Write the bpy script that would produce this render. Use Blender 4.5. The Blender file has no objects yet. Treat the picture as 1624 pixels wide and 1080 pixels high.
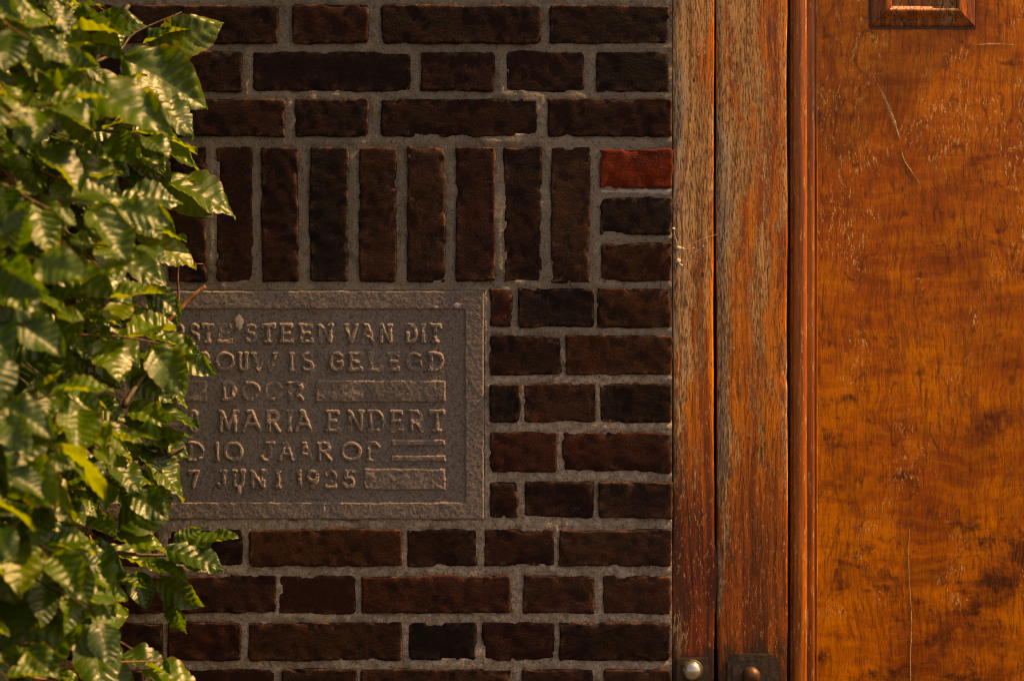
import bpy, math, random
import numpy as np
from mathutils import Vector, Matrix

# ---------------------------------------------------------------- camera, sky, sun, exposure
scene = bpy.context.scene
COL = scene.collection
DIST = 3.2            # camera to wall face (wall face is y = 0, camera on -y)
ZC = 1.5              # camera height
PPM = 1195.0          # photo pixels per metre on the wall face (1624 px wide photo)

cam_d = bpy.data.cameras.new('camera')
cam = bpy.data.objects.new('camera', cam_d)
COL.objects.link(cam)
cam.location = (0, -DIST, ZC)
cam.rotation_euler = (math.radians(90), 0, 0)
cam_d.sensor_width = 36.0
cam_d.lens = 36.0 * DIST / (1624 / PPM)
cam_d.clip_start = 0.05
cam_d.clip_end = 500
cam_d.dof.use_dof = True
cam_d.dof.focus_distance = DIST
cam_d.dof.aperture_fstop = 3.2
scene.camera = cam

SUN_EL, SUN_AZ = 52.0, -3.5      # azimuth from +x (along the wall) towards +y (behind the wall)
world = bpy.data.worlds.new('World')
scene.world = world
world.use_nodes = True
wn = world.node_tree
for n in list(wn.nodes): wn.nodes.remove(n)
sky = wn.nodes.new('ShaderNodeTexSky')
sky.sky_type = 'NISHITA'
sky.sun_disc = False
sky.sun_elevation = math.radians(SUN_EL)
sky.sun_rotation = math.radians(90.0 - SUN_AZ)
sky.dust_density = 3.0
bgn = wn.nodes.new('ShaderNodeBackground')
bgn.inputs['Strength'].default_value = 0.10
won = wn.nodes.new('ShaderNodeOutputWorld')
wn.links.new(sky.outputs[0], bgn.inputs['Color'])
wn.links.new(bgn.outputs[0], won.inputs['Surface'])

sun_d = bpy.data.lights.new('sun', 'SUN')
sun_d.energy = 5.0
sun_d.angle = math.radians(0.53)
sun_d.color = (1.0, 0.72, 0.38)
sun = bpy.data.objects.new('sun', sun_d)
COL.objects.link(sun)
_e, _a = math.radians(SUN_EL), math.radians(SUN_AZ)
to_sun = Vector((math.cos(_e) * math.cos(_a), math.cos(_e) * math.sin(_a), math.sin(_e)))
sun.rotation_euler = to_sun.to_track_quat('Z', 'Y').to_euler()
sun.location = (3, -1, 5)

scene.cycles.filter_width = 1.1
scene.cycles.use_denoising = True
scene.cycles.denoising_prefilter = 'ACCURATE'
vs = scene.view_settings
vs.view_transform = 'Standard'
vs.look = 'None'
vs.gamma = 1.0
vs.use_curve_mapping = False
vs.exposure = 0.80
vs.use_white_balance = True          # camera white balance set for open shade
vs.white_balance_temperature = 11500
vs.white_balance_tint = 26

# ---------------------------------------------------------------- helpers
rng = random.Random(1925)

def px(x, y=0.0):                    # photo column -> world x for a thing at depth y
    return (x - 812.0) / PPM * (DIST + y) / DIST
def pz(p, y=0.0):
    return ZC + (540.0 - p) / PPM * (DIST + y) / DIST

def vnoise(x, y, seed=0):            # 2-D value noise in -1..1, vectorised
    xi = np.floor(x).astype(np.int64); yi = np.floor(y).astype(np.int64)
    xf = x - xi; yf = y - yi
    u = xf * xf * (3 - 2 * xf); v = yf * yf * (3 - 2 * yf)
    def h(a, b):
        n = (a * 374761393 + b * 668265263 + seed * 974711 + 1013) & 0x7fffffff
        n = ((n ^ (n >> 13)) * 1274126177) & 0x7fffffff
        n = ((n ^ (n >> 15)) * 69069 + 12345) & 0x7fffffff
        return ((n >> 4) & 0xffff) / 32767.5 - 1.0
    a = h(xi, yi); b = h(xi + 1, yi); c = h(xi, yi + 1); d = h(xi + 1, yi + 1)
    return (a * (1 - u) + b * u) * (1 - v) + (c * (1 - u) + d * u) * v

def fbm(x, y, seed=0, oct=4, gain=0.55):
    s = 0.0; amp = 1.0; tot = 0.0; f = 1.0
    for o in range(oct):
        s = s + amp * vnoise(x * f + 17.3 * o, y * f + 9.1 * o, seed + o * 31)
        tot += amp; amp *= gain; f *= 2.03
    return s / tot

def smooth(e0, e1, x):
    t = np.clip((x - e0) / (e1 - e0), 0, 1)
    return t * t * (3 - 2 * t)

def mesh_np(name, verts, faces, smooth_shade=True):
    me = bpy.data.meshes.new(name)
    me.from_pydata([tuple(v) for v in verts], [], [tuple(int(i) for i in f) for f in faces])
    if smooth_shade:
        me.polygons.foreach_set('use_smooth', [True] * len(me.polygons))
    me.update()
    return me

def quads_np(name, verts, quads, smooth_shade=True):       # fast path for big grids
    me = bpy.data.meshes.new(name)
    nv, nf = len(verts), len(quads)
    me.vertices.add(nv); me.vertices.foreach_set('co', np.asarray(verts, dtype=np.float32).ravel())
    me.loops.add(nf * 4); me.loops.foreach_set('vertex_index', np.asarray(quads, dtype=np.int32).ravel())
    me.polygons.add(nf); me.polygons.foreach_set('loop_start', np.arange(0, nf * 4, 4, dtype=np.int32))
    me.polygons.foreach_set('use_smooth', np.full(nf, smooth_shade))
    me.update(calc_edges=True); me.validate()
    return me

def link(name, me, mat=None, parent=None, loc=None):
    o = bpy.data.objects.new(name, me)
    COL.objects.link(o)
    if mat is not None and not me.materials: me.materials.append(mat)
    if parent is not None: o.parent = parent
    if loc is not None: o.location = loc
    return o

def thing(name, label, cat, loc=(0, 0, 0), group=None):
    o = bpy.data.objects.new(name, None)
    COL.objects.link(o)
    o.empty_display_size = 0.05
    o.location = loc
    o['label'] = label; o['category'] = cat
    if group: o['group'] = group
    return o

def box_v(x0, x1, y0, y1, z0, z1):
    v = [(x0, y0, z0), (x1, y0, z0), (x1, y1, z0), (x0, y1, z0), (x0, y0, z1), (x1, y0, z1), (x1, y1, z1), (x0, y1, z1)]
    f = [(0, 1, 5, 4), (1, 2, 6, 5), (2, 3, 7, 6), (3, 0, 4, 7), (4, 5, 6, 7), (3, 2, 1, 0)]
    return v, f

def bevel_box(name, x0, x1, y0, y1, z0, z1, mat, parent, bev=0.0015, seg=2):
    import bmesh
    bm = bmesh.new()
    v, f = box_v(x0, x1, y0, y1, z0, z1)
    bv = [bm.verts.new(c) for c in v]
    for q in f: bm.faces.new([bv[i] for i in q])
    if bev > 0:
        bmesh.ops.bevel(bm, geom=list(bm.edges), offset=bev, segments=seg, affect='EDGES', profile=0.5)
    bmesh.ops.recalc_face_normals(bm, faces=bm.faces)
    me = bpy.data.meshes.new(name); bm.to_mesh(me); bm.free()
    me.polygons.foreach_set('use_smooth', [False] * len(me.polygons))
    return link(name, me, mat, parent)

def tube(points, radii, sides=7, jitter=0.0, seed=0):
    r_ = random.Random(seed)
    pts = [Vector(p) for p in points]
    vs_, fs_ = [], []
    up = Vector((0.13, 0.31, 0.94))
    for i, p in enumerate(pts):
        d = (pts[min(i + 1, len(pts) - 1)] - pts[max(i - 1, 0)]).normalized()
        a = d.cross(up)
        if a.length < 1e-3: a = d.cross(Vector((1, 0, 0)))
        a.normalize(); b = d.cross(a)
        for k in range(sides):
            t = 2 * math.pi * k / sides
            rr = radii[i] * (1 + r_.uniform(-jitter, jitter))
            vs_.append(p + a * math.cos(t) * rr + b * math.sin(t) * rr)
    for i in range(len(pts) - 1):
        for k in range(sides):
            k2 = (k + 1) % sides
            fs_.append((i * sides + k, i * sides + k2, (i + 1) * sides + k2, (i + 1) * sides + k))
    n = len(vs_)
    fs_.append(tuple(reversed(range(sides)))); fs_.append(tuple(range(n - sides, n)))
    return vs_, fs_

def curve_pts(pts, n=8):             # Catmull-Rom through the points
    P = [Vector(p) for p in pts]
    P = [P[0] * 2 - P[1]] + P + [P[-1] * 2 - P[-2]]
    out = []
    for i in range(1, len(P) - 2):
        for k in range(n):
            t = k / n
            out.append(0.5 * ((2 * P[i]) + (-P[i - 1] + P[i + 1]) * t + (2 * P[i - 1] - 5 * P[i] + 4 * P[i + 1] - P[i + 2]) * t * t
                              + (-P[i - 1] + 3 * P[i] - 3 * P[i + 1] + P[i + 2]) * t ** 3))
    out.append(P[-2])
    return out

# ---------------------------------------------------------------- node helpers
class NT:
    def __init__(s, name):
        s.m = bpy.data.materials.new(name); s.m.use_nodes = True
        s.t = s.m.node_tree
        for n in list(s.t.nodes): s.t.nodes.remove(n)
        s.out = s.t.nodes.new('ShaderNodeOutputMaterial')
    def n(s, typ, ins=None, **props):
        nd = s.t.nodes.new('ShaderNode' + typ)
        for k, v in props.items(): setattr(nd, k, v)
        for k, v in (ins or {}).items():
            if isinstance(v, bpy.types.NodeSocket): s.t.links.new(v, nd.inputs[k])
            else: nd.inputs[k].default_value = v
        return nd
    def math(s, op, a, b=0.0, c=0.0, clamp=False):
        nd = s.n('Math', {0: a, 1: b, 2: c}, operation=op); nd.use_clamp = clamp
        return nd.outputs[0]
    def noise(s, vec, scale=5.0, detail=4.0, rough=0.55, dist=0.0):
        return s.n('TexNoise', {'Vector': vec, 'Scale': scale, 'Detail': detail, 'Roughness': rough, 'Distortion': dist}).outputs[0]
    def scaled(s, vec, sx, sy, sz, off=(0, 0, 0)):
        return s.n('Mapping', {'Vector': vec, 'Scale': (sx, sy, sz), 'Location': off}).outputs[0]
    def step(s, v, a, b, lo=0.0, hi=1.0):
        return s.n('MapRange', {'Value': v, 'From Min': a, 'From Max': b, 'To Min': lo, 'To Max': hi}, interpolation_type='SMOOTHSTEP').outputs[0]
    def mix(s, f, a, b, blend='MIX'):
        nd = s.n('Mix', data_type='RGBA', blend_type=blend)
        for i, v in ((0, f), (6, a), (7, b)):
            if isinstance(v, bpy.types.NodeSocket): s.t.links.new(v, nd.inputs[i])
            else: nd.inputs[i].default_value = (*v, 1.0) if isinstance(v, tuple) and len(v) == 3 else v
        return nd.outputs[2]
    def bump(s, h, strength=0.5, dist=0.002, normal=None):
        ins = {'Height': h, 'Strength': strength, 'Distance': dist}
        if normal is not None: ins['Normal'] = normal
        return s.n('Bump', ins).outputs[0]
    def bsdf(s, col, rough, normal=None, spec=0.5, metal=0.0, **kw):
        ins = {'Base Color': col if isinstance(col, bpy.types.NodeSocket) else (*col, 1.0), 'Roughness': rough, 'Specular IOR Level': spec, 'Metallic': metal}
        if normal is not None: ins['Normal'] = normal
        ins.update(kw)
        return s.n('BsdfPrincipled', ins).outputs[0]
    def done(s, sh):
        s.t.links.new(sh, s.out.inputs['Surface']); return s.m
    def pos(s): return s.n('NewGeometry').outputs['Position']
    def xyz(s, v):
        o = s.n('SeparateXYZ', {0: v}).outputs
        return o[0], o[1], o[2]

# ---------------------------------------------------------------- materials
def m_brick():
    s = NT('dark_clinker_brick')
    oi = s.n('ObjectInfo')
    off = s.n('VectorMath', {0: (37.0, 11.0, 23.0)}, operation='SCALE'); s.t.links.new(oi.outputs['Random'], off.inputs['Scale'])
    p = s.n('VectorMath', {0: s.n('TexCoord').outputs['Object'], 1: off.outputs[0]}, operation='ADD').outputs[0]
    edge = s.n('Attribute', attribute_name='edge').outputs['Fac']
    big = s.noise(p, 9, 3, 0.6, 0.6)
    mid = s.noise(s.scaled(p, 1, 1, 1.8), 38, 5, 0.65)
    fine = s.noise(p, 420, 3, 0.7)
    grit = s.noise(p, 1100, 2, 0.6)
    base = oi.outputs['Color']
    dark = s.mix(1.0, base, (0.52, 0.50, 0.56), 'MULTIPLY')
    red = s.mix(1.0, base, (1.55, 1.05, 0.85), 'MULTIPLY')
    c = s.mix(s.step(big, 0.42, 0.58), dark, base)
    c = s.mix(s.math('MULTIPLY', s.step(mid, 0.50, 0.64), 0.6), c, red)
    c = s.mix(s.math('MULTIPLY', s.step(grit, 0.46, 0.38), 0.6), c, s.mix(1.0, base, (0.25, 0.22, 0.25), 'MULTIPLY'))
    c = s.mix(s.math('MULTIPLY', s.step(fine, 0.54, 0.68), 0.55), c, s.mix(1.0, base, (3.4, 2.2, 1.7), 'MULTIPLY'))
    # worn arrises with chipped paler clay and mortar smear
    em = s.math('MULTIPLY', edge, s.step(s.noise(p, 75, 4, 0.7), 0.46, 0.64))
    c = s.mix(s.math('MULTIPLY', em, 0.8), c, (0.13, 0.065, 0.04))
    # pale mortar dust specks
    dust = s.math('MULTIPLY', s.step(s.noise(p, 210, 3, 0.8), 0.68, 0.78), s.step(s.noise(p, 14, 2), 0.5, 0.65))
    c = s.mix(s.math('MULTIPLY', dust, 0.55), c, (0.20, 0.17, 0.14))
    h = s.math('ADD', s.math('MULTIPLY', mid, 1.2), s.math('ADD', s.math('MULTIPLY', fine, 0.5), s.math('MULTIPLY', grit, 0.22)))
    return s.done(s.bsdf(c, s.step(big, 0.3, 0.7, 0.62, 0.9), s.bump(h, 0.7, 0.0018), 0.12))

def m_mortar():
    s = NT('grey_mortar')
    p = s.pos()
    x, y, z = s.xyz(p)
    big = s.noise(p, 5, 4, 0.6, 0.4)
    mid = s.noise(p, 55, 4, 0.65)
    fine = s.noise(p, 500, 3, 0.75)
    c = s.mix(s.step(big, 0.35, 0.65), (0.180, 0.154, 0.127), (0.240, 0.206, 0.172))
    sandy = s.step(s.math('ADD', s.math('MULTIPLY', s.noise(p, 7, 4, 0.6), 0.35), z), 1.78, 1.58)
    c = s.mix(sandy, c, s.mix(s.step(s.noise(p, 120, 4, 0.75), 0.44, 0.58), (0.260, 0.208, 0.168), (0.440, 0.360, 0.298)))
    c = s.mix(s.math('MULTIPLY', s.step(mid, 0.52, 0.70), 0.6), c, (0.25, 0.21, 0.165))
    c = s.mix(s.math('MULTIPLY', s.step(s.noise(p, 17, 5, 0.72), 0.56, 0.66), 0.7), c, (0.31, 0.255, 0.20))
    c = s.mix(s.math('MULTIPLY', s.step(s.noise(p, 30, 4, 0.7), 0.60, 0.74), 0.5), c, (0.075, 0.062, 0.046))
    c = s.mix(s.math('MULTIPLY', s.step(fine, 0.52, 0.62), 0.55), c, (0.31, 0.255, 0.20))
    c = s.mix(s.math('MULTIPLY', s.step(s.noise(p, 260, 3, 0.8), 0.54, 0.64), 0.7), c, (0.06, 0.046, 0.034))
    h = s.math('ADD', mid, s.math('MULTIPLY', fine, 0.9))
    return s.done(s.bsdf(c, 0.92, s.bump(h, 1.0, 0.0024), 0.2))

def m_stone():
    s = NT('weathered_grey_stone')
    p = s.pos()
    big = s.noise(p, 6, 4, 0.6, 0.5)
    mid = s.noise(p, 60, 5, 0.65)
    fine = s.noise(p, 480, 3, 0.8)
    grain = s.n('TexVoronoi', {'Vector': p, 'Scale': 330.0}).outputs['Distance']
    spk = s.noise(p, 340, 4, 0.85)
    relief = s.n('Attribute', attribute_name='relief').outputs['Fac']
    c = s.mix(s.step(big, 0.34, 0.66), (0.134, 0.115, 0.113), (0.176, 0.154, 0.151))
    c = s.mix(s.math('MULTIPLY', s.step(mid, 0.50, 0.74), 0.45), c, (0.195, 0.165, 0.150))
    c = s.mix(s.math('MULTIPLY', s.step(fine, 0.48, 0.62), 0.55), c, (0.26, 0.22, 0.20))
    c = s.mix(s.math('MULTIPLY', s.step(spk, 0.53, 0.60), 0.6), c, (0.23, 0.18, 0.155))
    c = s.mix(s.math('MULTIPLY', s.step(spk, 0.47, 0.40), 0.75), c, (0.036, 0.026, 0.022))
    c = s.mix(s.math('MULTIPLY', s.step(grain, 0.32, 0.05), 0.55), c, (0.028, 0.021, 0.017))
    c = s.mix(s.math('MULTIPLY', s.step(s.noise(p, 190, 4, 0.8), 0.54, 0.66), 0.6), c, (0.040, 0.029, 0.025))
    # relief rims painted paler: wear plus the light their edges catch
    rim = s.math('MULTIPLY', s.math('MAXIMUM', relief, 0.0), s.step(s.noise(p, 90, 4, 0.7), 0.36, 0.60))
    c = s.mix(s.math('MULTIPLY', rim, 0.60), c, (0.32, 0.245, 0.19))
    dirt_shade = s.math('MULTIPLY', s.math('MINIMUM', s.math('MAXIMUM', s.math('MULTIPLY', relief, -1.0), 0.0), 1.0), 0.6)  # dark outline beside the relief: crevice dirt and shade painted in
    c = s.mix(dirt_shade, c, (0.025, 0.017, 0.012))
    h = s.math('ADD', mid, s.math('MULTIPLY', fine, 0.7))
    return s.done(s.bsdf(c, 0.85, s.bump(h, 0.45, 0.0012), 0.25))

def m_stain():
    s = NT('pale_limewash_splash')
    return s.done(s.bsdf((0.36, 0.32, 0.30), 0.9, s.bump(s.noise(s.pos(), 500, 3, 0.7), 0.6, 0.001), 0.2))

def m_weathered(name, grey_x0, grey_x1, red=0.0, seed=0.0, up=0.0, amount=0.0, dark=1.0, grime=0.0):
    # varnished planks whose varnish has flaked: tan and silver wood shows through
    s = NT(name)
    p0 = s.pos()
    p = s.n('VectorMath', {0: p0, 1: (seed, seed * 0.7, seed * 1.3)}, operation='ADD').outputs[0]
    x, y, z = s.xyz(p0)
    warp = s.noise(s.scaled(p, 7, 7, 3.2), 1.0, 3, 0.5)
    pw = s.n('VectorMath', {0: p, 1: s.n('CombineXYZ', {0: s.math('MULTIPLY', warp, 0.045)}).outputs[0]}, operation='ADD').outputs[0]
    ring = s.noise(s.scaled(pw, 230, 230, 2.2), 1.0, 3, 0.55)          # growth rings seen on the face
    grain = s.noise(s.scaled(pw, 360, 360, 16), 1.0, 6, 0.75)
    fib = s.noise(s.scaled(p, 520, 520, 85), 1.0, 4, 0.75)
    stripe = s.noise(s.scaled(pw, 75, 75, 3.0), 1.0, 5, 0.68)
    flake = s.noise(s.scaled(p, 150, 150, 40), 1.0, 7, 0.80)
    patch = s.noise(s.scaled(p, 22, 22, 4.0), 1.0, 5, 0.60)
    varn = s.mix(s.step(stripe, 0.40, 0.60), (0.36, 0.070, 0.0030), (0.74, 0.200, 0.006))
    varn = s.mix(s.math('MULTIPLY', s.step(grain, 0.50, 0.62), 0.75), varn, (0.11, 0.020, 0.003))
    low = s.math('MULTIPLY', s.step(z, 1.46, 1.20), red)
    varn = s.mix(low, varn, s.mix(s.step(stripe, 0.42, 0.60), (0.075, 0.010, 0.002), (0.27, 0.040, 0.004)))
    rg = s.step(s.math('ADD', s.math('MULTIPLY', ring, 0.45), s.math('MULTIPLY', fib, 0.55)), 0.43, 0.57)
    bare = s.mix(rg, (0.62, 0.320, 0.120), (0.24, 0.086, 0.024))
    grey = s.mix(rg, (0.50, 0.345, 0.215), (0.17, 0.100, 0.056))
    bare = s.mix(s.step(s.math('ADD', s.step(x, grey_x0, grey_x1, 0.20, 0.0), s.math('MULTIPLY', patch, 0.8)), 0.50, 0.64), bare, grey)
    bias = s.math('ADD', s.step(x, grey_x0, grey_x1, 0.12, -0.09), s.step(z, 1.15, 1.70, -0.10 - up, 0.03 + up))
    m = s.math('ADD', s.math('ADD', s.math('MULTIPLY', flake, 0.60), s.math('ADD', s.math('MULTIPLY', patch, 1.25), s.math('MULTIPLY', ring, 0.30))), s.math('ADD', bias, amount - 0.30))
    peel = s.step(m, 0.755, 0.80)
    c = s.mix(peel, varn, bare)
    c = s.mix(s.math('MULTIPLY', s.step(s.noise(s.scaled(p, 400, 400, 110), 1.0, 3, 0.75), 0.58, 0.66), 0.55), c, (0.66, 0.40, 0.19))   # loose pale flakes
    c = s.mix(s.math('MULTIPLY', s.step(fib, 0.535, 0.63), 0.80), c, (0.040, 0.012, 0.004))                                           # open pores
    dirt_shade = s.math('MULTIPLY', s.step(s.noise(s.scaled(p, 70, 70, 16), 1.0, 5, 0.75), 0.54, 0.66), 0.65)
    c = s.mix(dirt_shade, c, (0.050, 0.020, 0.008))
    if grime:
        gm = s.math('MULTIPLY', s.step(s.math('ADD', s.step(z, 1.16, 1.03, 0.0, 0.7), s.math('MULTIPLY', s.noise(s.scaled(p, 70, 70, 18), 1.0, 6, 0.75), 1.6)), 1.08, 1.36), grime)
        c = s.mix(gm, c, (0.022, 0.012, 0.007))
    if dark != 1.0: c = s.mix(1.0, c, (dark, dark * 0.9, dark * 0.9), 'MULTIPLY')
    rough = s.math('ADD', s.math('MULTIPLY', peel, 0.40), 0.32)
    h = s.math('ADD', s.math('ADD', s.math('MULTIPLY', grain, -0.8), s.math('MULTIPLY', ring, -0.5)), s.math('ADD', s.math('MULTIPLY', fib, -0.5), s.math('MULTIPLY', peel, -0.35)))
    return s.done(s.bsdf(c, rough, s.bump(h, 0.9, 0.0016), 0.4))

def m_panel():
    s = NT('varnished_burl_veneer')
    p = s.pos()
    x, y, z = s.xyz(p)
    w1 = s.n('TexNoise', {'Vector': s.scaled(p, 8, 8, 6), 'Scale': 1.0, 'Detail': 4.0}).outputs['Color']
    wv = s.n('VectorMath', {0: w1, 1: (0.5, 0.5, 0.5)}, operation='SUBTRACT').outputs[0]
    ws = s.n('VectorMath', {0: wv}, operation='SCALE'); ws.inputs['Scale'].default_value = 0.055
    pw = s.n('VectorMath', {0: p, 1: ws.outputs[0]}, operation='ADD').outputs[0]
    fig = s.noise(s.scaled(pw, 9, 9, 3.2), 1.0, 3, 0.5)                # cathedral figure
    ring = s.math('PINGPONG', s.math('MULTIPLY', fig, 10.0), 0.5)
    breakup = s.noise(s.scaled(p, 70, 70, 30), 1.0, 5, 0.72)
    line = s.math('MULTIPLY', s.step(ring, 0.09, 0.0), s.step(breakup, 0.44, 0.58))
    blot = s.noise(s.scaled(pw, 8, 8, 12, (3.1, 0, 1.7)), 1.0, 6, 0.66)
    bl2 = s.noise(s.scaled(pw, 20, 20, 30, (9.1, 0, 2.7)), 1.0, 6, 0.70)
    cloud = s.noise(s.scaled(pw, 5, 5, 3.5, (7.1, 0, 5.7)), 1.0, 4, 0.6)
    ripple = s.noise(s.scaled(pw, 16, 16, 90), 1.0, 4, 0.6)
    grain = s.noise(s.scaled(pw, 200, 200, 13), 1.0, 6, 0.74)
    pore = s.noise(s.scaled(p, 420, 420, 60), 1.0, 4, 0.75)
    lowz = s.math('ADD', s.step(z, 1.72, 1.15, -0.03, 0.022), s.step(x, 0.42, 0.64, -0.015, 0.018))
    cl2 = s.noise(s.scaled(pw, 15, 15, 17, (4.4, 0, 8.8)), 1.0, 5, 0.62)
    c = s.mix(s.step(cloud, 0.38, 0.62), (0.46, 0.090, 0.0028), (0.74, 0.180, 0.0050))
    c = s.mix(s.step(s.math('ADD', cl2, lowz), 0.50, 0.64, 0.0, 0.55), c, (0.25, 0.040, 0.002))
    c = s.mix(s.step(cl2, 0.48, 0.34, 0.0, 0.45), c, (0.82, 0.225, 0.006))
    c = s.mix(s.math('MULTIPLY', s.step(ripple, 0.48, 0.62), 0.22), c, (0.85, 0.27, 0.008))
    c = s.mix(s.math('MULTIPLY', s.step(ripple, 0.50, 0.36), 0.28), c, (0.26, 0.050, 0.002))
    c = s.mix(s.math('MULTIPLY', s.step(grain, 0.46, 0.62), 0.58), c, (0.21, 0.036, 0.002))
    # dark burl figure, most of it in the lower half of the veneer
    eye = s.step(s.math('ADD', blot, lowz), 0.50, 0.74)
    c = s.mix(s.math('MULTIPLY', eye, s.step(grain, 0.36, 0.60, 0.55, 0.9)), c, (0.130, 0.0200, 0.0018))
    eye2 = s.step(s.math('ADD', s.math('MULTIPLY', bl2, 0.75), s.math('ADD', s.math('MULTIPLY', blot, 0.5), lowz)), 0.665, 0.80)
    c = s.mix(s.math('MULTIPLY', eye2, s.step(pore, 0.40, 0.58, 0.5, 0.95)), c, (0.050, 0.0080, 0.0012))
    c = s.mix(s.math('MULTIPLY', line, 0.62), c, (0.070, 0.011, 0.0014))
    c = s.mix(s.math('MULTIPLY', s.step(pore, 0.54, 0.64), 0.58), c, (0.100, 0.017, 0.002))
    # crazed, lifting varnish: short pale vertical flecks in patches, mostly in the upper half
    reg = s.math('ADD', s.noise(s.scaled(p, 12, 12, 8, (1.3, 0, 4.2)), 1.0, 4, 0.62), s.step(z, 1.35, 1.85, -0.045, 0.055))
    fl = s.noise(s.scaled(pw, 300, 300, 75), 1.0, 5, 0.78)
    crack = s.math('MULTIPLY', s.step(fl, 0.555, 0.62), s.step(reg, 0.50, 0.59))
    c = s.mix(s.math('MULTIPLY', crack, 0.85), c, (0.85, 0.46, 0.17))
    rough = s.math('ADD', s.math('MULTIPLY', crack, 0.35), s.step(breakup, 0.3, 0.7, 0.26, 0.42))
    h = s.math('ADD', s.math('MULTIPLY', grain, -0.6), s.math('ADD', s.math('MULTIPLY', pore, -0.5), s.math('ADD', s.math('MULTIPLY', crack, 0.9), s.math('MULTIPLY', ripple, 0.5))))
    return s.done(s.bsdf(c, rough, s.bump(h, 0.55, 0.0012), 0.28))

def m_mould():
    s = NT('varnished_moulding_wood')
    p = s.pos()
    grain = s.noise(s.scaled(p, 300, 300, 7), 1.0, 5, 0.7)
    stripe = s.noise(s.scaled(p, 70, 70, 2.0), 1.0, 4, 0.6)
    flake = s.noise(s.scaled(p, 240, 240, 40), 1.0, 5, 0.75)
    knot = s.noise(s.scaled(p, 90, 90, 26), 1.0, 2, 0.5)
    c = s.mix(s.step(stripe, 0.35, 0.65), (0.28, 0.058, 0.004), (0.47, 0.118, 0.007))
    c = s.mix(s.math('MULTIPLY', s.step(grain, 0.48, 0.62), 0.7), c, (0.11, 0.020, 0.003))
    c = s.mix(s.math('MULTIPLY', s.step(flake, 0.56, 0.64), 0.65), c, (0.62, 0.36, 0.14))
    c = s.mix(s.math('MULTIPLY', s.step(knot, 0.68, 0.78), 0.9), c, (0.04, 0.006, 0.003))
    h = s.math('ADD', s.math('MULTIPLY', grain, -0.8), s.math('MULTIPLY', flake, 0.6))
    return s.done(s.bsdf(c, s.step(flake, 0.4, 0.7, 0.24, 0.5), s.bump(h, 0.7, 0.0014), 0.5))

def m_groove():
    s = NT('stained_groove_and_shadow')
    p = s.pos()
    g = s.noise(s.scaled(p, 300, 300, 20), 1.0, 4, 0.7)
    c = s.mix(s.step(g, 0.4, 0.7), (0.020, 0.004, 0.003), (0.065, 0.013, 0.008))
    return s.done(s.bsdf(c, 0.35, s.bump(g, 0.8, 0.002), 0.5))

def m_iron():
    s = NT('rusty_blackened_iron')
    p = s.pos()
    a = s.noise(p, 70, 5, 0.65); b = s.noise(p, 420, 3, 0.7)
    c = s.mix(s.step(a, 0.42, 0.66), (0.024, 0.017, 0.013), (0.085, 0.043, 0.022))
    c = s.mix(s.math('MULTIPLY', s.step(b, 0.55, 0.72), 0.5), c, (0.15, 0.10, 0.06))
    return s.done(s.bsdf(c, s.step(a, 0.3, 0.7, 0.38, 0.7), s.bump(s.math('ADD', a, s.math('MULTIPLY', b, 0.5)), 0.7, 0.0014), 0.5, 0.25))

def m_rust():
    s = NT('worn_brass_knob')
    p = s.pos()
    a = s.noise(p, 130, 5, 0.65)
    c = s.mix(s.step(a, 0.4, 0.65), (0.045, 0.020, 0.010), (0.115, 0.046, 0.022))
    return s.done(s.bsdf(c, 0.5, s.bump(a, 0.5, 0.001), 0.5, 0.35))

def m_chrome():
    s = NT('polished_bell_button')
    p = s.pos()
    a = s.noise(p, 300, 4, 0.7)
    c = s.mix(s.step(a, 0.45, 0.75), (0.52, 0.50, 0.46), (0.30, 0.27, 0.23))
    return s.done(s.bsdf(c, s.step(a, 0.3, 0.7, 0.14, 0.32), None, 0.5, 0.9))

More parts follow.
